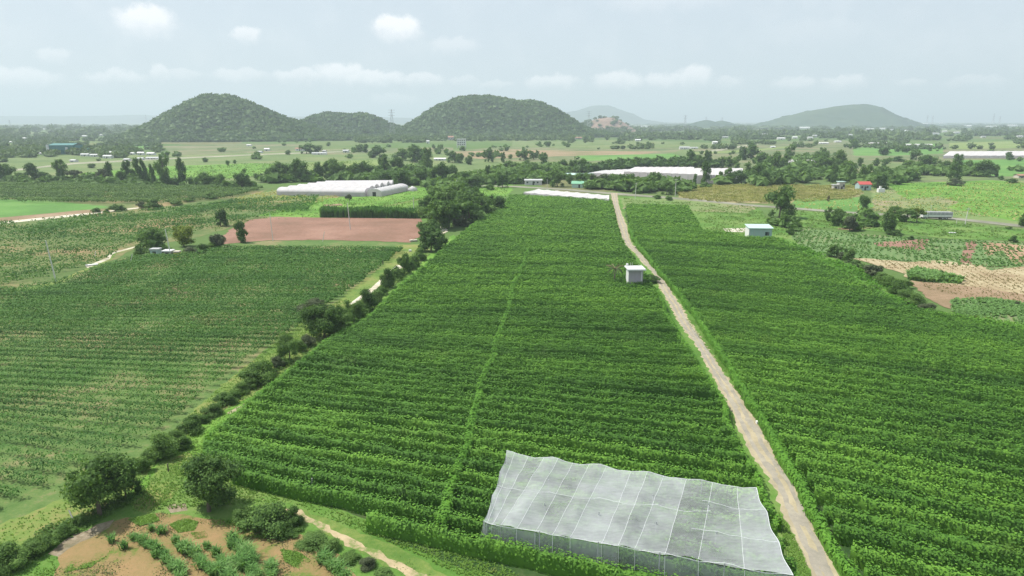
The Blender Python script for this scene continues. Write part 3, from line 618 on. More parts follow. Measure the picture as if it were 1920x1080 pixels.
# ---------------------------------------------------------------- vine rows
def inside(poly, x, y):
    px = np.array([p[0] for p in poly]); py = np.array([p[1] for p in poly]); res = np.zeros(len(x), bool); j = len(px)-1
    for i in range(len(px)):
        c = ((py[i] > y) != (py[j] > y)) & (x < (px[j]-px[i])*(y-py[i])/(py[j]-py[i]+1e-12)+px[i]); res ^= c; j = i
    return res
def family(guides, xr, z=1.9):
    """fit each guide (photo pixels on the canopy) with a quadratic in world x; return knots sorted by distance"""
    K = []
    for g in guides:
        w = [G(x, y, z) for x, y in g]; X = np.array([p.x for p in w]); Y = np.array([p.y for p in w])
        deg = 2 if len(g) > 3 else 1
        c = np.polyfit(X-xr, Y, deg); c = c if deg == 2 else np.array([0, *c]); K.append((c[2], c[1], c[0]))
    K.sort(); return np.array(K)
def row_mesh(cx, cy, width, height, spacing_leaf, lsize, r, quad, thin=False, cover=None, droop=0.):
    """centre line -> lumpy core and a cloud of leaves; returns parts"""
    n = len(cx); parts = []
    tx = np.gradient(cx); ty = np.gradient(cy); L = np.hypot(tx, ty)+1e-9; nx_, ny_ = -ty/L, tx/L
    step = np.hypot(np.diff(cx), np.diff(cy)); s = np.concatenate([[0], np.cumsum(step)]); total = s[-1]
    lump = lambda k, a: np.convolve(r.normal(size=n+2*k), np.ones(2*k+1)/(2*k+1)**.5, 'valid')*a
    height = height*r.uniform(.95, 1.05)
    hw = np.clip(width/2*(1+lump(2, .08)+lump(6, .08)), width*.3, width*.75); hh = height*(1+lump(1, .03)+lump(8, .04)); off = lump(4, .07)*width
    if not thin:
        ca = np.array([.9, 1., .88, .4, -.4, -.88, -1., -.9]); ang = ca; sa = np.array([0, .55, .86, .97, .97, .86, .55, 0])
        ring = len(ang); jit = r.uniform(-.14, .08, (n, ring))
        o = off[:, None]+ca[None]*(hw[:, None]*.74)*(1+jit); z = sa[None]*hh[:, None]*.85*(1+jit*.5)
        V = np.stack([cx[:, None]+nx_[:, None]*o, cy[:, None]+ny_[:, None]*o, z], -1).reshape(-1, 3)
        i = np.arange((n-1)*(ring-1)); a = (i//(ring-1))*ring+i % (ring-1)
        parts.append((V, np.stack([a, a+ring, a+ring+1, a+1], 1)))
    k = int(total*spacing_leaf)
    if k < 3: return parts
    u = r.uniform(0, total, k)
    if cover is not None:
        u = u[r.uniform(0, 1, k) < np.interp(u, s, cover)]; k = len(u)
        if k < 3: return parts
    g = lambda a: np.interp(u, s, a)
    t = (1.12-1.12*r.uniform(0, 1, k)**1.25)*math.pi if not thin else r.uniform(0, 1, k)*math.pi
    q = np.clip(r.normal(.98, .055, k), .8, 1.2)
    co, si = np.cos(t), np.clip(np.sin(t), 0, 1); cc = np.sign(co)*np.abs(co)**.6; ss = si**.5 if not thin else si**.8
    if thin: q = r.uniform(.1, 1.1, k); ss = np.clip(.35+.65*ss*r.uniform(.5, 1.1, k), .05, 1.1)
    oo = g(off)+cc*g(hw)*q; zz = ss*g(hh)*q if not thin else ss*g(hh)
    zz = np.where(r.uniform(0, 1, k) < .012, zz+r.uniform(.05, .25, k), zz)
    Pn = np.stack([g(cx)+g(nx_)*oo, g(cy)+g(ny_)*oo, np.maximum(zz, .05)], -1)
    Nn = np.stack([g(nx_)*co, g(ny_)*co, .1+si], -1)+rand_dir(k, r)*.27
    parts.append(leaf_cloud(Pn, Nn, lsize, r, quad))
    return parts
ORD = ['', 'first', 'second', 'third', 'fourth', 'fifth', 'sixth', 'seventh', 'eighth', 'ninth', 'tenth', 'eleventh', 'twelfth', 'thirteenth', 'fourteenth', 'fifteenth', 'sixteenth', 'seventeenth', 'eighteenth', 'nineteenth', 'twentieth',
       'twenty-first', 'twenty-second', 'twenty-third', 'twenty-fourth', 'twenty-fifth', 'twenty-sixth', 'twenty-seventh', 'twenty-eighth', 'twenty-ninth', 'thirtieth', 'thirty-first', 'thirty-second', 'thirty-third', 'thirty-fourth', 'thirty-fifth', 'thirty-sixth', 'thirty-seventh', 'thirty-eighth', 'thirty-ninth', 'fortieth']
def rows(K, poly, xr, x0, x1, a0, a1, spacing, label, group, mat, dens=1.0, width=1.05, height=2.1, name='vine_row', thin=False, cover=None, special=None):
    """every row is an object of its own"""
    polyw = [G(*p) for p in poly]; a = a0; k = 0; made = []; rest = []
    while a < a1:
        b = np.interp(a, K[:, 0], K[:, 1]); c = np.interp(a, K[:, 0], K[:, 2])
        r = np.random.default_rng(int(a*97)+len(group)); near = a < 92; far = a > 150
        st = .45 if near else .6 if not far else .95
        X = np.arange(x0, x1, st); wob = np.convolve(r.normal(size=len(X)+10), np.ones(11)/11, 'valid')*.16
        Y = a+b*(X-xr)+c*(X-xr)**2+wob
        ok = inside(polyw, X, Y)
        a += spacing*(1+r.uniform(-.04, .04))*math.sqrt(1+b*b)
        k += 1
        idx = np.flatnonzero(ok)
        if len(idx) < 6: continue
        brk = np.split(idx, np.flatnonzero(np.diff(idx) > 3)+1)
        parts = []
        for seg in brk:
            if len(seg) < 4: continue
            Yc = Y[seg].mean(); lv = 15
            ls = float(np.clip(.00125*Yc, .125, .34)); sl = min(190, 30*(.36/ls)**1.4)*dens*(.8 if Yc < 92 else 1)
            cv = None if cover is None else cover(X[seg], Y[seg], r)
            parts += row_mesh(X[seg], Y[seg], width, height, sl, ls, r, Yc < 92, thin, cv)
        if not parts: continue
        if name == 'vine_row' and not thin and a > 205: rest += parts; continue
        V, F = merge(parts)
        o = mesh_obj(name, V, F, mat, loc=(float(X[idx].mean()), float(Y[idx].mean()), 0))
        made.append((a, o)); q = len(made)
        tag(o, f'{"low sparse plant row" if "orchard" in special else "thin sparse vine row" if "thin" in special else "dense vine row"}, {ORD[q]} from the front in {special}' if special and q <= 30 else label, 'vine row', group)
    if rest:
        V, F = merge(rest); o = mesh_obj('far_vine_rows', V, F, mat, loc=(float(V[:, 0].mean()), float(V[:, 1].mean()), 0))
        tag(o, f'far part of {special}, its rows too fine to tell apart', 'vines', kind='stuff')
    return made
g1 = [[(960, 368), (1140, 378)], [(824, 460), (960, 463), (1170, 470)], [(712, 555), (830, 555), (950, 555), (1230, 561)],
      [(640, 650), (760, 663), (906, 679), (1135, 690), (1310, 702)], [(537, 699), (652, 713), (835, 728), (1037, 746), (1175, 762), (1335, 782)],
      [(446, 772), (583, 788), (652, 799), (835, 822), (1000, 845), (1200, 875), (1420, 908)],
      [(400, 862), (465, 880), (616, 915), (817, 952), (1000, 990), (1370, 1062), (1480, 1085)]]
K1 = family(g1, 10.); 
K1 = np.vstack([[K1[0, 0]-30, K1[0, 1], K1[0, 2]], K1])
v1 = rows(K1, V1, 10., -45, 60, 38., 318., 2.5, 'dense vine row beyond the thirtieth from the front, left of the dirt road', 'vine rows of the vineyard left of the dirt road', M['vine'], special='the vineyard left of the dirt road')
g2 = [[(1172, 388), (1290, 392)], [(1175, 437), (1320, 440), (1460, 451)], [(1234, 479), (1383, 488), (1590, 504), (1700, 515)],
      [(1292, 550), (1475, 566), (1635, 582), (1920, 616)], [(1350, 640), (1480, 655), (1686, 680), (1920, 708)],
      [(1440, 775), (1503, 786), (1595, 801), (1686, 816), (1778, 833), (1915, 856)], [(1500, 897), (1640, 928), (1732, 951), (1824, 973), (1915, 997)],
      [(1560, 1010), (1700, 1048), (1850, 1090), (2000, 1135)]]
K2 = family(g2, 34.)
K2 = np.vstack([[K2[0, 0]-30, K2[0, 1], 0], K2]); K2 = K2[np.argsort(K2[:, 0])]
v2 = rows(K2, V2, 34., 22, 125, 36., 300., 2.75, 'dense vine row beyond the thirtieth from the front, right of the dirt road', 'vine rows of the vineyard right of the dirt road', M['vine'], width=1.1, special='the vineyard right of the dirt road')
# young, thin rows of the left vineyard: soil shows between and in the gaps
VA = [(-160, 562), (0, 547), (110, 531), (250, 484), (330, 483), (420, 464), (500, 455), (700, 457), (752, 461), (758, 470), (715, 505), (640, 560), (560, 620), (470, 680), (395, 735), (330, 790), (250, 850), (150, 880), (60, 930), (0, 960), (-300, 1050), (-400, 800)]
ga = [[(250, 492), (500, 492), (740, 494)], [(0, 560), (300, 562), (640, 565)], [(0, 640), (250, 645), (480, 652)], [(0, 720), (180, 728), (400, 742)], [(0, 800), (120, 812), (300, 836)], [(-100, 900), (20, 915), (160, 940)]]
KA = family(ga, -35., 1.3)
def coverA(X, Y, r):
    n = fbm(X/9., Y/9., 21, 3)*.95+fbm(X/1.7, Y/3., 5, 2)*.55
    lowd = np.clip((Y-60)/30, 0, 1)*.3
    return np.clip(.64+n*.65+lowd*.4, .08, 1)
va = rows(KA, VA, -35., -110, 5, 52., 190., 2.35, 'thin young vine row beyond the thirtieth from the front in the left vineyard', 'young vine rows left of the hedge of trees', M['vine_thin'], dens=.8, width=1.2, height=1.45, thin=True, cover=coverA, special='the thin vineyard left of the hedge')
# orchard beyond the path: rows of small plants
VB = [(-100, 428), (210, 402), (400, 384), (510, 362), (600, 370), (580, 398), (480, 410), (370, 440), (330, 448), (250, 462), (200, 490), (105, 520), (-100, 560)]
gb = [[(0, 440), (300, 425), (500, 410)], [(0, 480), (150, 470), (300, 455)], [(-60, 525), (60, 515), (150, 500)]]
KB = family(gb, -90., 1.)
def coverB(X, Y, r): return np.clip(.42+fbm(X/14., Y/14., 33, 3)*.8+fbm(X/2., Y/5., 35, 2)*.5, .02, 1)
KB = np.vstack([KB, [KB[-1, 0]+130, KB[-1, 1], KB[-1, 2]]])
vb = rows(KB, VB, -90., -190, -70, 118., 330., 3.1, 'low scrubby plant row beyond the thirtieth from the front in the weedy orchard', 'plant rows of the weedy orchard', M['vine_thin'], dens=.5, width=1.5, height=1.5, name='orchard_row', thin=True, cover=coverB, special='the weedy orchard')
VC = [(-80, 344), (120, 345), (330, 354), (500, 354), (440, 372), (300, 386), (205, 394), (-80, 371)]
gc = [[(0, 350), (300, 353)], [(0, 370), (300, 372)]]
KC = family(gc, -150., 1.5)
vc = rows(KC, VC, -150., -340, -100, 300., 420., 4.6, 'dark leafy row of the dark orchard', 'rows of the dark orchard at the left', M['dark'], dens=1.4, width=2.4, height=2.3, name='orchard_row', thin=True, cover=lambda X, Y, r: np.clip(.6+fbm(X/4., Y/4., 3, 2), .1, 1), special='the dark orchard')
# borders: vines hanging over the ends of the rows, and the overgrown line across the left vineyard
def border(name, px, width, height, mat, label, cat, dens=1.):
    pw = [G(*p, .0) for p in px]; X = []; Y = []
    for a, b in zip(pw, pw[1:]):
        k = max(2, int((b-a).length/.45)); t = np.arange(k)/k; X.append(a.x+(b.x-a.x)*t); Y.append(a.y+(b.y-a.y)*t)
    X = np.concatenate(X); Y = np.concatenate(Y); r = np.random.default_rng(len(px)*7+int(abs(X[0])*10))
    X = X+np.convolve(r.normal(size=len(X)+8), np.ones(9)/9, 'valid')*.35
    parts = []; ch = 60
    for s in range(0, len(X)-2, ch):
        xs, ys = X[s:s+ch+1], Y[s:s+ch+1]
        if len(xs) < 3: continue
        d = ys.mean(); ls = float(np.clip(.0017*d, .15, .42)); parts += row_mesh(xs, ys, width, height, min(150, 30*(.36/ls)**1.25)*dens*.8, ls, r, d < 92)
    V, F = merge(parts); o = mesh_obj(name, V, F, mat, loc=(float(X.mean()), float(Y.mean()), 0)); return tag(o, label, cat)
border('vine_hedge', [(828, 1012), (850, 935), (872, 868), (890, 795), (902, 742), (922, 685), (938, 640), (955, 585), (966, 545), (980, 510), (992, 475)], 1.0, 1.95, M['vine_bright'], 'bright green overgrown line of vines running lengthways through the left vineyard', 'vine hedge')
border('vine_hedge', [(1665, 1210), (1590, 1090), (1552, 1030), (1512, 950), (1478, 892), (1448, 830), (1420, 785), (1390, 735), (1345, 660), (1308, 603), (1268, 551), (1236, 513), (1204, 476), (1187, 452), (1180, 430)], 1.1, 1.6, M['vine_bright'], 'bright green vine hedge along the right side of the dirt road', 'vine hedge')
border('vine_hedge', [(x-(y-362)*.036+3, y) for x, y in ((1478, 1000), (1452, 950), (1428, 895), (1398, 845), (1372, 800), (1366, 770), (1345, 735), (1322, 703), (1285, 648), (1256, 600), (1243, 570), (1232, 548))], .7, 1.5, M['vine_bright'], 'narrow bright vine hedge on the left edge of the dirt road, nearest stretch', 'vine hedge')
border('vine_hedge', [(395, 838), (435, 800), (525, 730), (565, 696), (612, 654), (690, 614), (738, 563), (792, 513), (850, 460), (890, 428)], .8, 1.6, M['vine_bright'], 'bright vine edge of the left vineyard beside the hedge of trees', 'vine hedge')
border('vine_hedge', [(1462, 456), (1500, 480), (1600, 534), (1700, 590), (1800, 612), (1940, 634)], 1.0, 1.7, M['vine_bright'], 'bright vine edge at the far side of the right vineyard', 'vine hedge')

# ---------------------------------------------------------------- insect net over the vines
def lerp(a, b, t): return a+(b-a)*t
backpts = [(950, 845), (1418, 914)]; frontpts = [(907, 978), (1487, 1079)]
NB = [G(*backpts[0], 3.05), G(*backpts[1], 3.05)]; NF = [G(*frontpts[0], 2.8), G(*frontpts[1], 2.8)]
us = [0, .036, .096, .165, .224, .286, .355, .425, .526, .590, .654, .741, .84, .93, 1.0]
usf = [0, .012, .03, .062, .119, .184, .245, .305, .412, .466, .52, .616, .72, .86, 1.0]
def netpoint(u, v, uf=None):
    """v 0 at the back edge, 1 at the front; uf: where the same seam meets the front"""
    uf = u if uf is None else uf
    p = lerp(lerp(NB[0], NB[1], u), lerp(NF[0], NF[1], uf), v)
    pu = (u*5) % 1; pv = (v*3) % 1
    sag = math.sin(math.pi*pu)*.30+math.sin(math.pi*pv)*.16
    z = 3.08-.25*v-sag*.8+.05*math.sin(u*37+v*9)+.03*math.sin(u*91-v*23)
    sidein = math.sin(math.pi*v*3)**2*.15*(1 if u == 0 else -1 if u == 1 else 0)
    p = Vector((p.x+sidein, p.y+(math.sin(math.pi*pu))*(-.12 if v == 0 else .1 if v == 1 else 0), z)); return p
net = thing('net_cover', 'large white insect net stretched over the vines beside the dirt road, nearest of all nets', 'net', NF[0].xyz*0+Vector((6, 52, 0)))
def grid_obj(name, fn, nu, nv, m, parent):
    V = [fn(i/nu, j/nv) for j in range(nv+1) for i in range(nu+1)]
    F = [(j*(nu+1)+i, j*(nu+1)+i+1, (j+1)*(nu+1)+i+1, (j+1)*(nu+1)+i) for j in range(nv) for i in range(nu)]
    off = parent.location
    o = mesh_obj(name, np.array([tuple(Vector(v)-off) for v in V]), np.array(F), m, parent, smooth=True); return o
def tube_obj(name, pts, rad, m, parent):
    mb = MB()
    for a, b in zip(pts, pts[1:]): mb.tube(Vector(a)-parent.location, Vector(b)-parent.location, rad, rad, 5)
    return mb.build(name, m, parent)
# the left edge is eaten into by vines near the front
def edge_in(u, v, s): return 0
for s in range(14):
    def top(a, v, s=s):
        u = lerp(us[s], us[s+1], a); uf = lerp(usf[s], usf[s+1], a)
        if s == 0 and a == 0: return netpoint(0, v, 0)+Vector((edge_in(0, v, 0)*20, 0, -edge_in(0, v, 0)*10))
        return netpoint(u, v, uf)
    grid_obj('net_panel', top, 5, 24, M['net'], net)
    if s: tube_obj('seam', [netpoint(us[s], v/18, usf[s])+Vector((0, 0, .012)) for v in range(19)], .014, M['seam'], net)
    def wall(a, z, s=s):
        p = netpoint(lerp(us[s], us[s+1], a), 1, lerp(usf[s], usf[s+1], a)); return Vector((p.x+.05*math.sin(a*9+s), p.y-.12-(1-z)*.35, lerp(.25, p.z, z)))
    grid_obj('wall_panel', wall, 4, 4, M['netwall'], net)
    if s: p = netpoint(us[s], 1, usf[s]); tube_obj('seam', [p+Vector((0, -.14, 0)), Vector((p.x, p.y-.5, .3))], .014, M['seam'], net)
for u in (0, 1):
    def sidew(a, z, u=u):
        p = netpoint(u, a, u)+(Vector((edge_in(0, a, 0)*20, 0, -edge_in(0, a, 0)*10)) if u == 0 else Vector((0, 0, 0)))
        return Vector((p.x+(-.1 if u == 0 else .1)*(1-z)*4, p.y, lerp(.9 if u == 0 else .3, p.z, z)))
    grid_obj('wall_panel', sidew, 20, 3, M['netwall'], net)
tube_obj('edge_rope', [netpoint(i/40, 0) for i in range(41)], .02, M['seam'], net)
tube_obj('edge_rope', [netpoint(i/40, 1) for i in range(41)], .02, M['seam'], net)
tube_obj('edge_rope', [netpoint(1, i/24, 1) for i in range(25)], .02, M['seam'], net)
tube_obj('seam', [netpoint(i/30*.8, .52-.1*i/30, i/30*.8)+Vector((0, 0, .015)) for i in range(31)], .014, M['seam'], net)
tube_obj('seam', [netpoint(.72+i/20*.28, .66, .72+i/20*.28)+Vector((0, 0, .015)) for i in range(21)], .014, M['seam'], net)
tube_obj('seam', [netpoint(.78+i/20*.22, .3, .78+i/20*.22)+Vector((0, 0, .015)) for i in range(21)], .014, M['seam'], net)
for i in range(6):
    for j in range(4):
        p = netpoint(i/5, j/3, i/5); tube_obj('post', [Vector((p.x, p.y, 0)), p-Vector((0, 0, .02))], .045, M['steel'], net)
# the strip of net at the far end of the vineyard
def far_net(pts, z, label, hz=.5, nseam=6):
    c = [G(x, y, z) for x, y in pts]; o = thing('net_cover', label, 'net', (c[0].x, c[0].y, 0))
    for s in range(nseam):
        def fn(a, v, s=s):
            u = (s+a)/nseam; p = lerp(lerp(c[0], c[1], u), lerp(c[3], c[2], u), v); return p-Vector((0, 0, .35*math.sin(math.pi*a)+.2*math.sin(math.pi*v)))
        grid_obj('net_panel', fn, 3, 3, M['film'], o)
        def fw(a, t, s=s): p = lerp(c[3], c[2], (s+a)/nseam); return Vector((p.x, p.y-.02, lerp(.1, z-.35*math.sin(math.pi*a), t)))
        grid_obj('wall_panel', fw, 3, 1, M['film_side'], o)
    for s in range(nseam+1):
        for q in (lerp(c[3], c[2], s/nseam), lerp(c[0], c[1], s/nseam)): tube_obj('post', [Vector((q.x, q.y, 0)), q], .07, M['steel'], o)
    return o
far_net([(1010, 354), (1142, 365.5), (1142, 373.5), (982, 360)], 2.4, 'low white net cover at the far end of the left vineyard beside the country road', nseam=7)

# ---------------------------------------------------------------- greenhouses
def tunnel(a, b, width, wall, rise, label, name='greenhouse', ribs=8, group=None, parent=None, m=None, endm=None):
    """arched tunnel from a to b (ground points of its centre line)"""
    a = Vector(a); b = Vector(b); L = (b-a).length; rz = math.atan2(-(b-a).x, (b-a).y)
    o = thing(name, label, 'greenhouse', a, rz, group) if parent is None else parent
    w = width/2; prof = [(w*math.cos(t), wall+rise*math.sin(t)) for t in np.linspace(0, math.pi, 11)]
    mb = MB()
    for q in range(6):
        y0, y1 = L*q/6, L*(q+1)/6
        for (x0, z0), (x1, z1) in zip(prof, prof[1:]): mb.poly([(x0, y0, z0), (x0, y1, z0), (x1, y1, z1), (x1, y0, z1)])
    mb.build('roof', m or M['film'], o)
    s = MB()
    for sx in (-1, 1): s.box(sx*w-.03, sx*w+.03, 0, L, 0, wall)
    s.build('side_wall', M['film_side'], o)
    for y in (0, L):
        e = MB(); n = len(prof); e.poly([(-w, y, 0), (w, y, 0)]+[(x, y, z) for x, z in prof]); e.build('end_wall', endm or M['film_side'], o)
    for q in range(ribs+1):
        y = L*q/ribs; rb = MB()
        for (x0, z0), (x1, z1) in zip(prof, prof[1:]): rb.tube((x0*1.01, y, z0+.03), (x1*1.01, y, z1+.03), .07, .07, 4)
        rb.build('rib', M['seam'], o)
    MB().box(-.9, .9, -.08, 0, 0, 2.1).build('door', M['darkmat'], o)
    return o
bays = [(612, 351.5, 737, 350.5), (596, 353.5, 728, 353), (580, 356, 716, 356), (562, 358.5, 706, 359), (545, 361.5, 697, 362.5), (528, 364.5, 690, 366.5)]
side = ['rearmost', 'second from the back', 'third from the back', 'third from the front', 'second from the front', 'front']
for (x0, y0, x1, y1), nm in zip(bays, side):
    tunnel(G(x1, y1), G(x0, y0), 10.2, 1.9, 1.7, f'{nm} white film tunnel of the greenhouse block beyond the red field')
tunnel(G(702, 368.5), G(753, 357.5), 7.5, 2., 1.6, 'separate white tunnel greenhouse slanting at the right of the greenhouse block')
# little domed shelter
dm = thing('dome_tent', 'small round white dome tent right of the slanting tunnel greenhouse', 'tent', G(773, 358))
iv, iF = ico()
mesh_obj('cover', np.array([[v[0]*3, v[1]*3, max(0, v[2])*2.6] for v in iv]), iF, M['film'], dm)
for t in range(6): MB().tube((3.05*math.cos(t), 3.05*math.sin(t), 0), (1.7*math.cos(t), 1.7*math.sin(t), 2.2), .08, .08, 4).build('rib', M['seam'], dm)
def nethouse(pts, h, label, nbay, hs=None, front=True, m=None):
    """flat roofed net house: pts base corners in pixels, back-left, back-right, front-right, front-left"""
    c = [G(*p) for p in pts]; o = thing('net_house', label, 'greenhouse', (c[3].x, c[3].y, 0)); hs = hs or h
    up = lambda p, z: Vector((p.x, p.y, z))
    for s in range(nbay):
        def fn(a, v, s=s):
            u = (s+a)/nbay; p = lerp(lerp(c[0], c[1], u), lerp(c[3], c[2], u), v); return up(p, h+.25*math.sin(math.pi*a)-.12*math.sin(math.pi*v*4)**2)
        grid_obj('roof_panel', fn, 4, 4, m or M['film'], o)
        def fw(a, t, s=s): p = lerp(c[3], c[2], (s+a)/nbay); return up(p, t*(h+.25*math.sin(math.pi*a)))
        grid_obj('wall_panel', fw, 4, 1, M['film_side'], o)
    for e in (0, 1):
        def fs(a, t, e=e): p = lerp(c[3-e], c[0+e], a); return up(p, t*h)
        grid_obj('wall_panel', fs, 6, 1, M['film_side'], o)
    for s in range(nbay+1):
        q = lerp(c[3], c[2], s/nbay); tube_obj('post', [up(q, 0), up(q, h+.05)], .1, M['steel'], o)
        q2 = lerp(c[0], c[1], s/nbay); tube_obj('gutter', [up(q, h+.02), up(q2, h+.02)], .09, M['seam'], o)
    return o
nethouse([(1190, 327), (1300, 327), (1305, 343), (1170, 337)], 4.8, 'big white net house among trees in the middle distance, its left half', 9)
nethouse([(1302, 329), (1392, 329), (1388, 343), (1306, 344.5)], 4.6, 'right hand white net house block behind the slim dark trees', 7)
nethouse([(1130, 329), (1188, 326), (1168, 337), (1104, 334)], 3.2, 'lower white net house wing at the left end of the big net house', 5)
nethouse([(1780, 288), (2010, 287), (2010, 296.5), (1768, 297)], 2.4, 'long pale net house by the right edge of the photo beyond the green fields', 14)
nethouse([(1674, 272.5), (1748, 273), (1748, 275), (1674, 274.5)], 2.2, 'thin white strip of a distant net house in front of the far village', 6)
nethouse([(1628, 269.5), (1662, 269), (1662, 271), (1628, 271.5)], 2.2, 'short distant white net strip left of the long one', 3)
def glass_gables(px, py, n, w, label):
    g = G(px, py); o = thing('greenhouse', label, 'greenhouse', g, .5); s = w
    for k in range(n):
        x = k*s
        for sx in (0, 1): MB().poly([(x+s*.5, 0, 5.2), (x+s*.5, 16, 5.2), (x+sx*s, 16, 3.), (x+sx*s, 0, 3.)]).build('roof_panel', M['film'], o)
        MB().poly([(x, -.05, 0), (x+s, -.05, 0), (x+s, -.05, 3), (x+s*.5, -.05, 5.2), (x, -.05, 3)]).build('end_wall', M['film_side'], o)
        MB().tube((x, 0, 0), (x, 0, 3), .1).tube((x, 0, 3), (x+s*.5, 0, 5.2), .1).tube((x+s*.5, 0, 5.2), (x+s, 0, 3), .1).build('frame', M['white'], o)
glass_gables(1500, 314, 3, 6.0, 'white gabled greenhouse frames among the trees on the right')

# ---------------------------------------------------------------- houses and sheds
def house(px, py, w, d, h, rise, wall, roof, label, rz=0, cat='house', name='house', wins=2, door=True, flat=False, over=.35, at=None):
    o = thing(name, label, cat, G(px, py) if at is None else at, rz)
    MB().box(-w/2, w/2, 0, d, 0, h).build('wall', wall, o)
    if flat:
        MB().box(-w/2-over, w/2+over, -over, d+over, h+.003, h+.2+rise).build('roof', roof, o)
    else:
        ov = over; mb = MB(); y0, y1 = -ov, d+ov; zc = h+rise; e = h-.08
        th = .12
        for sy in (0, 1):
            ya = y0 if sy == 0 else y1; ym = d/2
            mb.poly([(-w/2-ov, ya, e), (w/2+ov, ya, e), (w/2+ov, ym, zc), (-w/2-ov, ym, zc)] if sy == 0 else [(w/2+ov, ya, e), (-w/2-ov, ya, e), (-w/2-ov, ym, zc), (w/2+ov, ym, zc)])
            mb.poly([(-w/2-ov, ya, e+th), (w/2+ov, ya, e+th), (w/2+ov, ym, zc+th), (-w/2-ov, ym, zc+th)])
            mb.poly([(-w/2-ov, ya, e), (w/2+ov, ya, e), (w/2+ov, ya, e+th), (-w/2-ov, ya, e+th)])
        mb.build('roof', roof, o)
        for sx in (-1, 1): MB().poly([(sx*w/2, 0, h), (sx*w/2, d, h), (sx*w/2, d/2, zc)]).build('gable', wall, o)
    for k in range(wins):
        x = -w/2+w*(k+.5)/wins*(.9 if door else 1)+(.35*w/wins if door and wins == 1 else 0)
        if door and abs(x) < .6 and wins > 1: x += .9
        wf = MB().box(x-.55, x+.55, -.06, -.003, h*.38, h*.75).build('window', M['concrete'], o)
        MB().box(x-.47, x+.47, -.09, -.063, h*.41, h*.72).build('pane', M['glass'], wf)
    if door: MB().box(-.45, .45, -.05, -.003, 0, min(2.05, h*.8)).build('door', M['darkmat'], o)
    return o
# the little shed in the vineyard: roof slab with a wide eave, white left wall
sh = thing('field_shed', 'small shed with white flat roof and lilac front wall beside the dirt road', 'shed', G(1191, 546), math.radians(2))
MB().box(-1.5, 1.5, 0, 2.6, 0, 4.7).build('wall', M['lilac'], sh)
MB().box(-1.55, -1.503, -.02, 2.62, 0, 4.7).build('side_wall', M['white'], sh)
MB().box(-1.9, 1.9, -.85, 3.1, 4.703, 4.87).build('roof', M['white'], sh)
MB().box(-1.93, 1.93, -.9, -.853, 4.6, 4.91).build('fascia', M['white'], sh)
for x in (-1.6, -.8, -.4, 1.0, 1.5): MB().tube((x, 2.2, 4.88), (x+.03, 2.25, 5.7 if x < 0 else 5.4), .03).build('antenna_rod', M['pole'], sh)
MB().tube((-1.4, 2.6, 4.88), (-1.4, 2.6, 5.4), .28, .25, 10).build('water_drum', M['white'], sh)
MB().box(1.1, 1.3, -.06, -.003, 2.2, 4.2).build('pipe', M['white'], sh)
MB().box(-1.1, -.4, -.04, -.003, 1.9, 2.6).build('shutter', M['concrete'], sh)
MB().box(.2, 1.0, -.05, -.003, 0, 1.95).build('door', M['lilac'], sh)
# pale blue pump house
ph = thing('pump_house', 'pale blue sheet metal shed with near-white roof at the corner of the right vineyard', 'shed', G(1425, 449), math.radians(-3))
MB().box(-3.4, 3.4, 0, 4.2, 0, 3.3).build('wall', M['tealpale'], ph)
MB().box(-3.43, -3.403, -.02, 4.2, 0, 3.35).build('side_wall', M['white'], ph)
mb = MB(); mb.V = []; mb.poly([(-3.7, -.5, 3.35), (3.7, -.5, 3.35), (3.7, 4.6, 3.9), (-3.7, 4.6, 3.9)]).poly([(-3.7, -.5, 3.5), (3.7, -.5, 3.5), (3.7, 4.6, 4.05), (-3.7, 4.6, 4.05)]).poly([(-3.7, -.5, 3.35), (3.7, -.5, 3.35), (3.7, -.5, 3.5), (-3.7, -.5, 3.5)]).poly([(-3.7, -.5, 3.35), (-3.7, 4.6, 3.9), (-3.7, 4.6, 4.05), (-3.7, -.5, 3.5)])
mb.build('roof', M['palegreenroof'], ph)
for k in range(5): MB().box(-3.2+k*1.35, -3.1+k*1.35, -.05, -.003, 0, 3.3).build('rib', M['steel'], ph)
MB().box(-.9, .4, -.045, -.003, 0, 2.4).build('door', M['tealpale'], ph); MB().box(1.4, 2.6, -.045, -.003, 1.2, 2.3).build('window', M['glass'], ph)
house(290, 481, 2.2, 1.8, 1.7, .15, M['tealpale'], M['greyroof'], 'tiny blue-grey hut, the left of two beside the bushes in the left fields', cat='hut', name='hut', flat=True, wins=0, over=.15)
house(314, 483, 1.6, 1.6, 1.6, .08, M['concrete'], M['white'], 'tiny hut with flat white roof behind the pole in the left fields', cat='hut', name='hut', flat=True, wins=0, over=.45)
house(331, 482.5, 1.3, 1.3, 1.3, .1, M['yellowp'], M['stone'], 'tiny pale yellow box hut right of the two grey huts', cat='hut', name='hut', flat=True, wins=0, over=.1, door=False)
house(1578, 357, 2.9, 3, 4.2, .12, M['concrete'], M['palegreenroof'], 'narrow tall grey hut left of the red-roofed green hut', flat=True, wins=1)
house(1567, 357, 2.4, 2.4, 2.6, .2, M['concrete'], M['greyroof'], 'low grey lean-to against the narrow tall hut', flat=True, wins=0, cat='hut')
house(1622, 357, 6., 5, 3.0, 1.3, M['tealpale'], M['redroof'], 'green walled hut with bright red roof among the trees on the right', wins=2)
sm = thing('tank_stand', 'small white pump box with a water tank on top right of the red-roofed hut', 'water tank', G(1653, 361))
MB().box(-1.6, 1.6, 0, 1.8, 0, 1.9).build('box', M['white'], sm); MB().tube((-.5, .9, 1.903), (-.5, .9, 3.1), .6, .55, 12).build('tank', M['white'], sm)
house(774, 346, 8.5, 7, 3.6, 1.3, M['darkmat'], M['greyroof'], 'dark open barn with a pale roof edge under the trees beside the greenhouses', cat='barn', name='barn', wins=0, door=False, rz=.2)
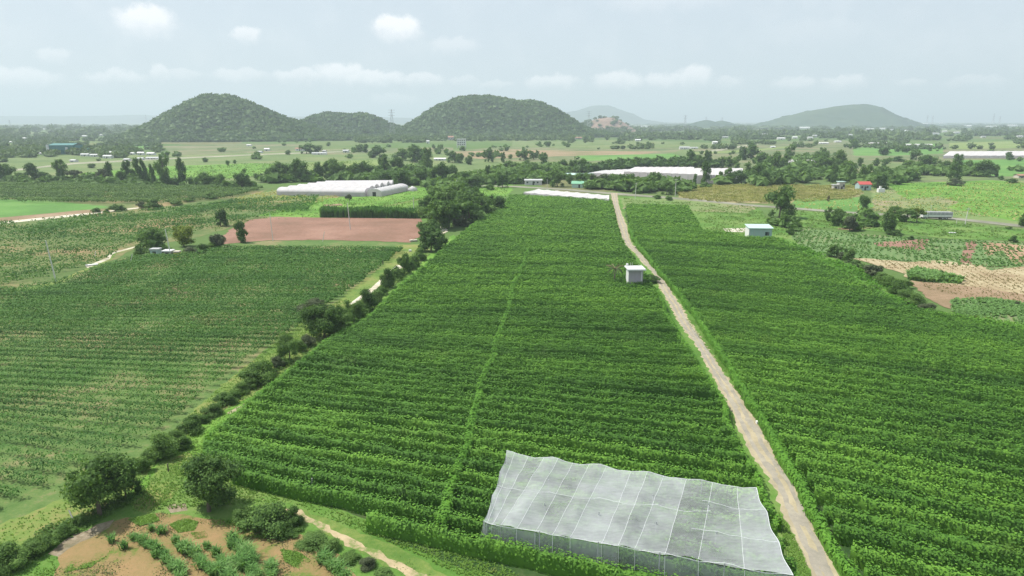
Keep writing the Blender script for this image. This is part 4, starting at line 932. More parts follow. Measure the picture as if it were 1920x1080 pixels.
house(1086, 337, 17, 7, 2.9, .8, M['brownwall'], M['palegreenroof'], 'long shed with pale green roof left of the big white net house', cat='shed', name='shed', wins=5, rz=-.03)
house(1086, 352.5, 8, 5, 2.2, 1.2, M['palegreenroof'], M['greenroof'], 'green-roofed shelter under the trees along the country road', rz=-.2, cat='shelter', name='shelter', wins=1)
house(1213, 358, 5.5, 4, 1.6, 1.4, M['palegreenroof'], M['greenroof'], 'small green roof between the roadside trees left of the tall white pole', cat='shelter', name='shelter', wins=0)
house(971, 344, 6, 4, 2.6, .8, M['concrete'], M['white'], 'white-roofed stall left of the pale roadside wall', wins=1)
house(1000, 347, 9.5, 4, 2.6, .5, M['whitewash'], M['greyroof'], 'long low whitewashed house by the road beyond the vineyard', wins=3)
house(937, 333, 4.5, 5, 3.0, .4, M['white'], M['white'], 'white cube house among the trees above the vineyard', flat=True, wins=1)
house(925, 343, 8, 3, 1.4, .4, M['stone'], M['stone'], 'low pale wall-like shed half hidden under the trees', cat='shed', name='shed', wins=0, door=False)
house(1422, 327, 12, 8, 3.2, 1.0, M['whitewash'], M['film'], 'long whitish roof between the trees right of the net houses', rz=-.25, cat='shed', name='shed', wins=2)
# brown thatched kiosk ruin by the road
house(1142, 352, 9, 5, 2.0, 1.6, M['brownwall'], M['dry'], 'brown thatched shelter behind the roadside trees', cat='shelter', name='shelter', wins=0)
# white storeyed building in front of the middle hill
bw = thing('tower_block', 'pale storeyed building standing alone in front of the middle hill', 'building', G(865, 277.5))
MB().box(-5.8, 5.8, 0, 9, 3.1, 11.2).build('wall', M['white'], bw); MB().box(-6.2, 6.2, -.5, 9.4, 11.203, 11.7).build('roof', M['greyroof'], bw)
for x in (-5.2, -1.8, 1.8, 5.2):
    for y in (.4, 8.4): MB().box(x-.3, x+.3, y-.3, y+.3, 0, 3.097).build('column', M['white'], bw)
for r_ in range(3):
    for c_ in range(4):
        w_ = MB().box(-4.9+c_*2.7, -3.3+c_*2.7, -.08, -.003, 3.8+r_*2.5, 5.2+r_*2.5).build('window', M['concrete'], bw); MB().box(-4.75+c_*2.7, -3.45+c_*2.7, -.12, -.083, 3.95+r_*2.5, 5.05+r_*2.5).build('pane', M['glass'], w_)
# teal factory
tf = thing('factory', 'big teal sheet metal factory with a white end wall at the far left', 'factory', G(122, 289.5), math.radians(8))
MB().box(-15, 9, 0, 22, 0, 9.5).build('wall', M['teal'], tf); MB().box(-15.06, -15.003, -.03, 22, 0, 10).build('end_wall', M['white'], tf)
MB().box(-17.5, -15.3, -.5, .5, 0, 10.2).build('stair_tower', M['white'], tf)
MB().box(9.003, 19, 4, 20, 0, 5.5).build('annexe', M['teal'], tf)
mb = MB().poly([(-15.5, -.6, 9.6), (9.4, -.6, 9.6), (9.4, 11, 11.3), (-15.5, 11, 11.3)]).poly([(-15.5, 22.6, 9.6), (9.4, 22.6, 9.6), (9.4, 11, 11.3), (-15.5, 11, 11.3)]); mb.build('roof', M['teal'], tf)
MB().box(1, 3.4, -.1, -.003, 3, 7.5).build('window', M['white'], tf); MB().box(-9, -6, -.1, -.003, 0, 4).build('door', M['teal'], tf)
for k in range(8): MB().box(-13.6+k*2.9, -13.4+k*2.9, -.08, -.003, 0, 9.4).build('rib', M['teal'], tf)

# small houses scattered over the plain: px, base py, width px, height px, wall, roof
far_houses = [(30, 290, 8, 4, 'w', 'g', 'white roof left of the teal factory near the frame edge'), (60, 288, 7, 4, 'w', 'g', 'white hut just left of the teal factory'), (77, 290, 7, 3, 'w', 'g', 'low white shed touching the teal factory'),
    (158, 293, 14, 5, 'w', 'g', 'white roof right of the teal factory'), (178, 294, 18, 5, 'w', 'g', 'long white sheds in the village right of the teal factory'), (200, 297, 16, 6, 'w', 'g', 'grey white house with a wide roof in the left village'), (206, 290, 6, 6, 'w', 'g', 'narrow white house behind the wide one'),
    (247, 290, 6, 4, 'w', 'w', 'small bright house at the left end of the white row'), (263, 291, 11, 6, 'w', 'w', 'bright white house in the row below the left hill'), (281, 291, 14, 5, 'w', 'w', 'long bright white house in the row below the left hill'), (236, 302, 10, 3, 'w', 'g', 'low pale roof by the road below the left village'), (262, 300, 10, 3, 'w', 'g', 'low pale roof by the road, second one'), (285, 299, 22, 3, 'w', 'g', 'long low grey roof beside the road below the left hill'), (135, 304, 10, 3, 'w', 'g', 'pale roof beside the tall dark roadside trees'),
    (45, 261, 6, 3, 'w', 'w', 'white house near the curve of the far road'), (20, 268, 6, 3, 'w', 'w', 'white house below the curve of the far road'), (158, 257, 8, 3, 'w', 'w', 'white house in the woods of the far left plain'), (207, 247, 10, 3, 'w', 'w', 'far white buildings at the left foot of the left hill'), (82, 243, 8, 2, 'w', 'w', 'very far white building on the left plain'), (190, 255, 8, 3, 'w', 'g', 'grey far house at the left foot of the left hill'),
    (562, 283, 16, 6, 'w', 't', 'white house with a tan roof in the fields below the saddle'), (598, 290, 26, 4, 'w', 'g', 'long grey white sheds below the saddle'), (607, 287, 6, 5, 'w', 'g', 'narrow white house right of the sheds'), (648, 286, 10, 5, 'w', 'g', 'pale house in the fields between two tree clumps'), (684, 285, 9, 3, 'w', 'w', 'small white roof right of a tree clump'), (500, 283, 9, 5, 'w', 'w', 'small white house below the left hill'), (486, 287, 8, 3, 'w', 'g', 'low grey hut below the left hill'), (466, 274, 8, 3, 'w', 'w', 'white strip house at the foot of the left hill'),
    (655, 261, 4, 7, 'w', 'w', 'small white tower in the wood at the foot of the saddle'), (728, 252, 12, 3, 'p', 't', 'pinkish roofs in the wood below the saddle'), (845, 263, 10, 8, 'p', 't', 'pinkish house left of the storeyed building'), (802, 269, 5, 6, 'w', 'g', 'tiny white hut in the field left of the storeyed building'), (932, 256, 7, 2, 'w', 'w', 'white dot house in the wood below the middle hill'),
    (825, 301, 22, 4, 'w', 'w', 'white roofs between the trees in the middle'), (1085, 261, 13, 4, 'p', 't', 'tan and white house at the right foot of the middle hill'), (1196, 265, 10, 4, 'w', 'w', 'white house in the woods below the quarry'), (1284, 280, 18, 5, 'w', 'g', 'long whitish farmhouse in trees at the middle right'), (1341, 270, 9, 5, 'w', 'w', 'bright white cube house on the right plain'), (1302, 279, 14, 3, 'w', 'g', 'low white wall right of the farmhouse'),
    (1465, 262, 14, 4, 'w', 'w', 'bright white shed on the right plain below the long hill'), (1491, 260, 9, 4, 'w', 'w', 'white shed, right neighbour of the bright shed'), (1450, 277, 8, 3, 'w', 'w', 'white hut in the field below the long hill'), (1528, 258, 8, 5, 'w', 'g', 'grey white house below the middle of the long hill'), (1508, 242, 20, 4, 'w', 'w', 'cluster of white buildings left of the foot of the long hill'), (1583, 238, 18, 3, 'w', 'w', 'far white hall below the long hill'), (1545, 270, 18, 3, 'w', 'w', 'short white net roof in the field'), (1572, 267, 12, 3, 'w', 'w', 'white wall at the edge of the field'),
    (1613, 246, 9, 3, 'w', 'w', 'far white house, left one of the village row'), (1632, 244, 14, 3, 'p', 'w', 'far pinkish hall in the village row'), (1655, 243, 10, 3, 'w', 'w', 'far white house in the middle of the village row'), (1675, 245, 9, 3, 'w', 'g', 'far grey house at the end of the village row'), (1735, 234, 14, 3, 'w', 'w', 'far factory hall on the horizon under the two masts'), (1765, 231.5, 6, 3, 'w', 'w', 'tiny tall white building on the horizon'), (1755, 253, 12, 4, 'w', 'g', 'white house in the far right village'), (1772, 248, 8, 3, 'w', 'w', 'white house, back part of the far right village'),
    (1795, 251, 10, 4, 'w', 'g', 'grey white house in the middle of the far right village'), (1815, 239, 14, 4, 'w', 'w', 'bluish white hall in the far right distance'), (1862, 239, 18, 3, 'w', 'w', 'long white hall in the far right distance'), (1900, 237, 16, 3, 'w', 'w', 'long white hall at the right edge of the horizon'), (1845, 258, 8, 3, 'w', 'g', 'white roof left of the long dark wood'), (1913, 258, 10, 4, 'w', 'g', 'white house at the right frame edge below the horizon'), (1700, 247, 10, 3, 'w', 'w', 'white house between the two far villages'), (1560, 240, 10, 3, 'w', 'w', 'white block in the far trees below the long hill'), (1210, 238, 26, 2, 'w', 'w', 'pale strip of far sheds right of the quarry'), (1360, 259, 12, 3, 'w', 'g', 'grey shed in the far woods'), (1410, 284, 9, 3, 'w', 'g', 'pale hut beside the slanting track'), (1916, 334, 12, 7, 'y', 't', 'tan hut at the right frame edge in the scrub')]
wm = {'w': 'white', 'p': 'lilac', 'y': 'stone'}; rm = {'g': 'greyroof', 'w': 'white', 't': 'tile'}
for i, (x, y, w, h, wa, ro, lab) in enumerate(far_houses):
    s = mpp(y); W = w*s; Hh = max(2.2, h*s)
    o = house(x, y, W, max(5, W*.55), Hh*.68, Hh*.3, M[wm[wa]], M[rm[ro]], lab, rz=((i*37) % 30-15)/100, wins=2 if w > 7 and y > 250 else 0, door=y > 250)
for (x, y, w) in ((1520, 262, 9), (1596, 256, 8), (1720, 256, 9), (1808, 262, 8), (1880, 250, 9), (1435, 255, 9), (1400, 246, 8), (1290, 252, 8), (1688, 238, 9), (1790, 238, 7)):
    house(x, y, w*mpp(y), 8, 4, 1.5, M['white'], M['greyroof'], 'tiny pale farmhouse lost among the trees of the far right plain', wins=0, door=False)['group'] = 'tiny farmhouses of the far right plain'

# ---------------------------------------------------------------- truck on the country road
tr = thing('freight_truck', 'long white and grey slat-sided truck parked on the country road at the right', 'truck', G(1754, 411), math.radians(-7))
MB().box(-4.9, -3.25, -1.15, 1.15, .75, 2.6).build('cab', M['white'], tr)
MB().box(-3.1, 5.1, -1.2, 1.2, .95, 1.75).build('cargo_side', M['white'], tr)
MB().box(-3.1, 5.1, -1.17, 1.17, 1.753, 2.75).build('cargo_cover', M['tarp'], tr)
for k in range(7): MB().box(-3.05+k*1.35, -2.95+k*1.35, -1.26, -1.203, .95, 2.8).build('stake', M['white'], tr)
for z in (2.1, 2.45): MB().box(-3.1, 5.1, -1.24, -1.203, z, z+.09).build('rail', M['white'], tr)
MB().box(-4.6, 5.0, -.9, .9, .55, .93).build('chassis', M['darkmat'], tr)
MB().box(-4.95, -4.903, -1.0, 1.0, 1.7, 2.4).build('windscreen', M['glass'], tr); MB().box(-4.5, -3.7, -1.18, -1.153, 1.7, 2.35).build('side_window', M['glass'], tr)
for x in (-4.1, 1.9, 3.1):
    for sy in (-1, 1):
        w_ = MB().tube((x, sy*1.05, .5), (x, sy*1.22, .5), .5, .5, 14).build('wheel', M['tyre'], tr); MB().tube((x, sy*1.225, .5), (x, sy*1.235, .5), .25, .25, 10).build('rim', M['steel'], w_)

# ---------------------------------------------------------------- poles and pylons
def pole(px, py, hpx, label, arm=False, r=.13, lean=0, group=None):
    g = G(px, py); s = mpp(py); h = hpx*s*1.03
    o = thing('utility_pole', label, 'pole', g, 0, group)
    MB().tube((0, 0, 0), (lean*s, 0, h), r*1.15, r*.75, 8).build('shaft', M['pole'], o)
    if arm: MB().box(-.8+lean*s, .8+lean*s, -.07, .07, h*.93, h*.93+.14).build('crossarm', M['pole'], o)
    return o
pole(105, 528, 76, 'tall concrete pole at the left edge of the left vineyard', lean=-7)
pole(321, 483, 52, 'concrete pole standing among the tiny huts', lean=-5)
pole(512, 452, 50, 'thin concrete pole in front of the red ploughed field, left one', lean=-2, r=.1)
pole(657, 430, 48, 'concrete pole standing in the middle of the red ploughed field', lean=-3)
pole(777, 405, 34, 'concrete pole beside the maize strip and the big dark trees', lean=-1)
pole(1191, 372, 28, 'pale pole on the roadside beyond the vineyards, left of two', lean=1, arm=True)
pole(1266, 368, 32, 'tall white roadside pole, right of two beyond the vineyards', lean=0, arm=True)
pole(1809, 423, 32, 'utility pole with crossarm right of the truck', lean=2, arm=True)
pole(1745, 398, 14, 'short pole behind the truck', r=.08)
pole(1793, 421, 8, 'low roadside post right of the truck', r=.08)
pole(857, 358, 20, 'pole rising out of the big dark tree clump', r=.12)
pole(896, 342, 22, 'roadside pole above the big tree clump, middle one', r=.1)
pole(948, 346, 26, 'roadside pole between the trees above the vineyard', r=.1)
pole(887, 342, 14, 'short pole left of the roadside pole in the trees', r=.1)
pole(1026, 352, 16, 'pole beside the pale roadside wall', r=.1)
def stake(a, b, label, r=.09, m='pole'):
    o = tag(MB().tube((0, 0, 0), Vector(b)-Vector(a), r, r*.9, 6).build('stake', M[m]), label, 'stake'); o.location = a; return o
a = G(605, 453); stake(a, a+Vector((.7, 0, 3.0)), 'short pale leaning post at the edge of the red ploughed field')
a = G(244, 495); stake(a, a+Vector((.9, 0, 2.6)), 'leaning pale post left of the tiny huts')
a = G(177, 487); stake(a, a+Vector((.6, 0, 2.2)), 'leaning pale post beside the dirt track on the left')
a = G(141, 982); stake(a, a+Vector((-.8, .6, 1.0)), 'leaning grey post in the bushes at the bottom left', .06, 'concrete')
a = G(316, 885); stake(a, a+Vector((0, 0, .9)), 'short dark stump beside the path between the two big trees', .07, 'bark')
a = G(718, 496); stake(a, a+Vector((0, 0, 1.5)), 'dark stake at the corner of the thin vineyard', .1, 'bark')
a = G(585, 925); stake(a, a+Vector((.1, 0, 1.6)), 'grey end post at the lower left corner of the vineyard', .06, 'concrete')
a = G(1403, 748); stake(a, a+Vector((0, 0, .9)), 'thin white stake in the grass verge right of the road', .04, 'white')
def pylon(px, py, hpx, Y, label):
    base = P(px, py, Y); top = P(px, py-hpx, Y); h = top.z; o = thing('pylon', label, 'pylon', (base.x, Y, 0)); w = h*.11
    leg = MB()
    for sx in (-1, 1):
        for sy in (-1, 1): MB().tube((sx*w, sy*w, 0), (sx*.25, sy*.25, h), .3, .2, 4).build('leg', M['steel'], o)
    br = MB()
    for k in range(6):
        z0, z1 = h*k/6, h*(k+1)/6; w0 = w*(1-k/6)+.25; w1 = w*(1-(k+1)/6)+.25
        for s in (-1, 1): br.tube((-w0, s*w0, z0), (w1, s*w1, z1), .14, .14, 3); br.tube((w0, s*w0, z0), (-w1, s*w1, z1), .14, .14, 3)
    br.build('bracing', M['steel'], o)
    for z in (.78, .88, .97): MB().box(-h*.12, h*.12, -.25, .25, h*z, h*z+.5).build('crossarm', M['steel'], o)
pylon(735, 238, 33, 1500, 'lattice pylon standing in the saddle between the hills')
pylon(1104, 232, 24, 2100, 'lattice pylon left of the quarry hill')
pylon(1284, 240, 24, 2400, 'lattice pylon on the plain left of the twin low hills')
pylon(22, 255, 30, 2600, 'lattice pylon at the far left')
pylon(274, 226, 11, 3800, 'small far pylon behind the slope of the left hill')
pylon(1738, 230, 14, 3900, 'far mast left of a pair on the right horizon')
pylon(1748, 230, 13, 3950, 'far mast right of a pair on the right horizon')
pylon(1862, 230, 17, 3700, 'far pylon near the right end of the horizon')
pylon(1874, 230, 12, 3900, 'fainter far pylon just right of the other near the right end')
pylon(1324, 224, 5, 3600, 'tiny mast on the left one of the twin low hills')
pylon(1354, 225, 5, 3600, 'tiny mast on the right one of the twin low hills')

# ---------------------------------------------------------------- small things lying about
def slab(px, py, w, d, h, m, label, name, cat, rz=0, n=1):
    r = random.Random(px); o = thing(name, label, cat, G(px, py, .12), rz)
    for k in range(n):
        x = (k-(n-1)/2)*w/n*1.05; MB().box(x-w/n/2, x+w/n/2, -d/2+r.uniform(-.1, .1), d/2, 0, h*r.uniform(.7, 1.1)).build('slab', m, o)
slab(1426, 794, 1.0, .5, .28, M['white'], 'small pale pile of slabs in the verge right of the dirt road', 'slab_pile', 'slabs', .1, 3)
slab(1293, 573, 1.9, .5, .05, M['stone'], 'pale strip of stones laid across the dirt road', 'stone_strip', 'stones', .15, 4)
slab(1193, 465, 1.0, .5, .4, M['stone'], 'pale stones in the verge beside the upper dirt road', 'stone_pile', 'stones', .1, 3)
sg = thing('barrier', 'small yellow barrier at the right edge of the dirt road near the shed', 'barrier', G(1264, 543))
MB().box(-.9, .9, -.05, .05, .75, .95).build('rail', M['yellowp'], sg); MB().box(-.85, -.75, -.045, .045, 0, .745).build('leg', M['yellowp'], sg); MB().box(.75, .85, -.045, .045, 0, .745).build('leg', M['yellowp'], sg)
slab(172, 497, 2.6, 1.2, .2, M['white'], 'white sheet of plastic lying beside the dirt track on the left', 'plastic_sheet', 'sheet', .4, 2)
slab(775, 452, 2.2, 1.0, .5, M['stone'], 'heap of pale rubble at the right corner of the red field', 'rubble_heap', 'rubble', .2, 5)
slab(895, 415, 1.8, 1.6, .8, M['whitewash'], 'small pale block at the edge of the vineyard under the big trees', 'concrete_block', 'block', .2, 2)
slab(767, 497, .7, .5, .4, M['white'], 'white sack beside the hedge bushes', 'sack', 'sack', .2, 1)
slab(769, 471, .7, .5, .4, M['white'], 'white bag by the hedge near the red field', 'bag', 'bag', .2, 1)
slab(1785, 437, 2.2, 1, .3, M['white'], 'white sheet lying in the grass below the truck', 'plastic_sheet', 'sheet', 0, 1)
slab(643, 366.5, 3, 1.5, 1.8, M['bluep'], 'dark blue tank in front of the white greenhouse block', 'water_tank', 'tank', 0, 1)

# ---------------------------------------------------------------- trees
LOOK = {'tall': 'slim', 'lean': 'leaning', 'broad': 'broad', 'round': 'rounded', 'flat': 'flat-topped', 'ragged': 'ragged', 'bush': 'bushy'}
COL = {'dark': 'dark green', 'mid': 'green', 'light': 'light green', 'yellow': 'yellow-green', 'grey': 'grey-green', 'dry': 'brownish'}
def wood(lst, where, group, over=1.08):
    """lst: px, base y, w px, h px, kind, material; labels count along the line from the left"""
    lst = sorted(lst, key=lambda t: t[0])
    for i, (x, y, w, h, k, m) in enumerate(lst):
        b = k == 'bush'
        tree(x, y, w, h, k, m, f'{COL[m]} {LOOK[k]} {"shrub" if b else "tree"}, {ORD[i+1]} from left {where}', 'bush' if b else 'tree', 'bush' if b else 'tree', group, over=over)
# near trees, one by one
tree(188, 966, 140, 140, 'ragged', 'dark', 'big dark leafy tree at the lower left casting a deep shadow beside the path')
tree(236, 935, 60, 75, 'broad', 'dark', 'dark smaller tree grown together with the big one at the lower left')
tree(392, 960, 135, 120, 'ragged', 'dark', 'feathery dark tree at the lower left corner of the central vineyard')
tree(500, 992, 100, 66, 'bush', 'dark', 'vine-covered round bush between the feathery tree and the sandy path', 'bush', 'bush')
tree(552, 985, 42, 42, 'bush', 'dark', 'small dark bush at the head of the sandy path', 'bush', 'bush')
tree(455, 985, 50, 44, 'bush', 'mid', 'low bush just left of the vine-covered round bush', 'bush', 'bush')
tree(608, 636, 88, 84, 'ragged', 'dark', 'biggest dark tree halfway along the hedge between the two vineyards')
tree(645, 622, 50, 50, 'broad', 'mid', 'smaller tree leaning into the right side of the biggest hedge tree')
tree(592, 600, 70, 42, 'ragged', 'grey', 'greyish thin crown behind the biggest hedge tree')
tree(1222, 530, 34, 22, 'bush', 'dark', 'dark bush between the lilac shed and the dirt road', 'bush', 'bush')
tree(1206, 527, 22, 20, 'bush', 'mid', 'green shrub growing against the right wall of the lilac shed', 'bush', 'bush')
wood([(265, 885, 38, 34, 'bush', 'dark'), (305, 858, 60, 50, 'bush', 'dark'), (282, 866, 34, 30, 'bush', 'mid'), (330, 830, 34, 34, 'bush', 'mid'), (362, 808, 48, 34, 'bush', 'dark'), (400, 778, 40, 22, 'bush', 'mid'), (424, 757, 40, 24, 'bush', 'dark'), (452, 738, 34, 22, 'bush', 'mid'),
      (486, 716, 66, 52, 'bush', 'dark'), (518, 690, 28, 26, 'bush', 'grey'), (543, 676, 46, 50, 'broad', 'dark'), (562, 660, 26, 26, 'bush', 'mid'), (578, 650, 30, 30, 'bush', 'grey'), (664, 603, 36, 44, 'broad', 'mid'), (688, 583, 42, 42, 'bush', 'dark'), (705, 566, 36, 24, 'bush', 'mid'),
      (727, 540, 30, 38, 'bush', 'dark'), (744, 524, 26, 28, 'bush', 'mid'), (757, 514, 26, 38, 'broad', 'mid'), (775, 500, 28, 28, 'bush', 'dark'), (788, 488, 26, 24, 'bush', 'mid'), (808, 472, 46, 44, 'broad', 'dark'), (826, 462, 26, 30, 'bush', 'dark'), (800, 450, 34, 36, 'broad', 'mid'), (812, 440, 30, 30, 'bush', 'dark'), (345, 842, 30, 26, 'bush', 'light'), (382, 792, 28, 20, 'bush', 'light'), (438, 748, 30, 20, 'bush', 'light'), (470, 728, 30, 24, 'bush', 'mid'), (505, 702, 30, 22, 'bush', 'light'), (530, 686, 26, 20, 'bush', 'mid'), (628, 628, 40, 36, 'bush', 'mid'), (676, 594, 30, 26, 'bush', 'light'), (716, 553, 26, 22, 'bush', 'light'), (750, 519, 22, 20, 'bush', 'mid'), (766, 506, 24, 24, 'bush', 'light'), (320, 846, 34, 28, 'bush', 'mid')],
     'in the hedge beside the central vineyard', 'bushes and trees of the hedge along the central vineyard', 1.1)
wood([(20, 1062, 70, 48, 'bush', 'dark'), (62, 1042, 46, 36, 'bush', 'mid'), (92, 1026, 44, 34, 'bush', 'dark'), (122, 1004, 36, 22, 'bush', 'light'), (-20, 1085, 60, 40, 'bush', 'dark'), (150, 985, 30, 22, 'bush', 'mid')],
     'at the bottom left corner', 'bushes at the bottom left corner')
wood([(585, 1022, 60, 20, 'bush', 'mid'), (622, 1034, 44, 24, 'bush', 'mid'), (655, 1052, 44, 18, 'bush', 'dark'), (690, 1065, 34, 22, 'bush', 'grey'), (540, 1004, 50, 16, 'bush', 'light'), (725, 1088, 50, 22, 'bush', 'mid')],
     'beside the sandy path', 'low bushes along the sandy path')
# big clump above the central vineyard
wood([(812, 430, 60, 52, 'broad', 'dark'), (842, 428, 62, 60, 'ragged', 'dark'), (878, 420, 62, 56, 'broad', 'dark'), (903, 408, 50, 46, 'ragged', 'dark'), (930, 398, 40, 34, 'broad', 'dark'), (800, 408, 36, 38, 'broad', 'dark'), (848, 402, 70, 56, 'round', 'mid'), (888, 392, 54, 42, 'broad', 'dark'), (862, 424, 40, 24, 'bush', 'grey'), (822, 385, 46, 40, 'round', 'mid'), (862, 376, 54, 32, 'round', 'dark'), (902, 424, 20, 10, 'bush', 'dark')],
     'in the big dark clump above the hedge', 'trees of the big dark clump above the hedge')
# left line
wood([(3, 343, 26, 34, 'broad', 'dark'), (19, 336, 24, 28, 'broad', 'dark'), (36, 338, 16, 16, 'round', 'mid'), (61, 338, 32, 30, 'broad', 'dark'), (82, 338, 22, 16, 'round', 'mid'), (116, 338, 27, 38, 'ragged', 'dark'), (141, 341, 28, 22, 'flat', 'grey'), (172, 315, 16, 8, 'round', 'mid'), (193, 343, 30, 28, 'broad', 'grey'), (207, 341, 16, 34, 'tall', 'dark'),
      (228, 346, 20, 30, 'ragged', 'dark'), (241, 344, 18, 38, 'tall', 'dark'), (256, 342, 14, 22, 'lean', 'mid'), (264, 346, 22, 44, 'lean', 'dark'), (275, 346, 15, 42, 'lean', 'dark'), (286, 348, 13, 36, 'tall', 'dark'), (309, 349, 24, 50, 'tall', 'mid'), (313, 350, 14, 18, 'round', 'dark'), (340, 349, 18, 48, 'tall', 'dark'), (344, 351, 20, 10, 'bush', 'mid'),
      (372, 351, 14, 20, 'round', 'dark'), (390, 352, 36, 28, 'broad', 'dark'), (401, 353, 22, 18, 'broad', 'mid'), (416, 354, 22, 26, 'broad', 'dark'), (440, 356, 20, 14, 'bush', 'dark'), (455, 356, 32, 38, 'ragged', 'dark'), (476, 352, 16, 14, 'bush', 'mid'), (385, 304, 12, 8, 'round', 'mid'), (427, 310, 9, 9, 'round', 'mid'), (440, 307, 8, 7, 'round', 'mid')],
     'in the line behind the dark orchard', 'tree line behind the dark orchard at the left')
wood([(181, 398, 18, 11, 'bush', 'dark'), (221, 396, 26, 15, 'bush', 'dark'), (265, 390, 16, 16, 'bush', 'grey'), (289, 392, 32, 19, 'bush', 'dark'), (330, 385, 26, 12, 'bush', 'mid'), (354, 378, 20, 10, 'bush', 'mid'), (396, 373, 24, 14, 'bush', 'dark'), (420, 366, 20, 12, 'bush', 'mid'), (452, 392, 16, 9, 'bush', 'mid'), (201, 400, 12, 9, 'bush', 'mid')],
     'in the bushes along the pale lane', 'bushes along the pale lane at the left')
wood([(414, 424, 26, 32, 'broad', 'dark'), (453, 455, 24, 36, 'tall', 'dark'), (345, 462, 38, 42, 'round', 'yellow'), (292, 472, 48, 42, 'broad', 'mid'), (262, 480, 22, 22, 'bush', 'mid'), (275, 466, 34, 30, 'ragged', 'mid'), (357, 478, 26, 20, 'bush', 'grey'), (380, 474, 30, 18, 'bush', 'dark'), (408, 468, 30, 34, 'ragged', 'grey'), (398, 470, 30, 18, 'bush', 'dark'), (523, 392, 10, 12, 'bush', 'mid'), (655, 384, 14, 18, 'flat', 'grey'), (306, 474, 26, 16, 'bush', 'dark')],
     'among the trees round the tiny huts', 'trees round the tiny huts in the left fields')
# middle belt
wood([(485, 338, 18, 14, 'broad', 'dark'), (502, 339, 16, 20, 'broad', 'dark'), (522, 339, 34, 34, 'broad', 'mid'), (540, 338, 28, 33, 'round', 'dark'), (560, 341, 32, 40, 'broad', 'dark'), (575, 340, 20, 24, 'broad', 'mid'), (598, 338, 26, 36, 'broad', 'dark'), (616, 335, 24, 30, 'round', 'mid'), (632, 337, 36, 38, 'broad', 'mid'), (650, 336, 26, 26, 'broad', 'dark'),
      (668, 337, 28, 28, 'round', 'mid'), (685, 336, 30, 32, 'broad', 'dark'), (703, 334, 28, 26, 'round', 'light'), (722, 330, 24, 36, 'tall', 'dark'), (722, 343, 32, 20, 'round', 'dark'), (745, 327, 30, 30, 'broad', 'dark'), (748, 348, 34, 30, 'broad', 'dark'), (766, 330, 26, 22, 'round', 'mid'), (733, 339, 24, 20, 'round', 'light')],
     'in the belt behind the white greenhouse block', 'belt of trees behind the white greenhouse block')
wood([(675, 285, 18, 14, 'round', 'mid'), (686, 286, 12, 14, 'tall', 'dark'), (712, 296, 32, 22, 'broad', 'dark'), (696, 296, 14, 12, 'round', 'mid'), (755, 301, 34, 24, 'broad', 'mid'), (778, 304, 32, 30, 'broad', 'dark'), (790, 304, 20, 18, 'round', 'dark'), (802, 322, 20, 40, 'tall', 'mid'), (820, 288, 14, 10, 'round', 'mid'), (848, 305, 24, 20, 'broad', 'dark'), (862, 306, 18, 18, 'round', 'dark'), (879, 309, 16, 16, 'round', 'dark'),
      (868, 283, 13, 10, 'bush', 'dark'), (813, 279, 8, 8, 'round', 'mid'), (828, 279, 7, 9, 'round', 'dark'), (915, 304, 20, 26, 'broad', 'dark'), (943, 305, 10, 17, 'tall', 'dark'), (957, 298, 10, 8, 'round', 'mid'), (982, 301, 24, 20, 'broad', 'mid'), (1001, 299, 20, 18, 'broad', 'dark'), (1019, 307, 20, 20, 'round', 'dark'), (1028, 276, 12, 12, 'round', 'dark'), (1012, 275, 8, 9, 'round', 'mid'), (1065, 276, 12, 8, 'round', 'mid'), (1160, 270, 8, 8, 'round', 'dark'), (1195, 274, 6, 7, 'tall', 'mid'), (1215, 275, 9, 9, 'round', 'mid'),
      (575, 288, 28, 18, 'broad', 'dark'), (596, 287, 20, 16, 'round', 'dark'), (616, 274, 10, 7, 'round', 'mid'), (540, 290, 12, 8, 'round', 'mid')],
     'in the fields below the hills', 'loose trees in the fields below the middle hill')
wood([(790, 346, 36, 30, 'round', 'mid'), (806, 346, 30, 34, 'broad', 'dark'), (830, 346, 30, 40, 'broad', 'dark'), (848, 342, 30, 30, 'broad', 'mid'), (868, 350, 36, 28, 'round', 'dark'), (890, 352, 36, 22, 'broad', 'mid'), (808, 358, 22, 14, 'bush', 'dark'), (915, 339, 12, 26, 'tall', 'dark'), (905, 334, 22, 16, 'round', 'mid'), (942, 352, 26, 34, 'broad', 'dark'), (930, 325, 14, 14, 'round', 'dark'), (955, 325, 30, 22, 'broad', 'mid'), (965, 337, 26, 20, 'broad', 'light'), (985, 336, 26, 22, 'round', 'mid'), (1007, 330, 28, 24, 'broad', 'dark'), (990, 318, 26, 16, 'round', 'mid'), (1020, 344, 24, 16, 'round', 'mid'), (1045, 350, 34, 32, 'broad', 'mid'), (1028, 332, 24, 18, 'round', 'dark'), (1046, 329, 22, 18, 'round', 'mid'), (918, 356, 20, 14, 'bush', 'dark'), (872, 366, 46, 18, 'bush', 'mid'), (843, 366, 34, 20, 'bush', 'dark'), (1068, 345, 20, 18, 'round', 'mid')],
     'in the belt above the central vineyard', 'belt of trees above the central vineyard')
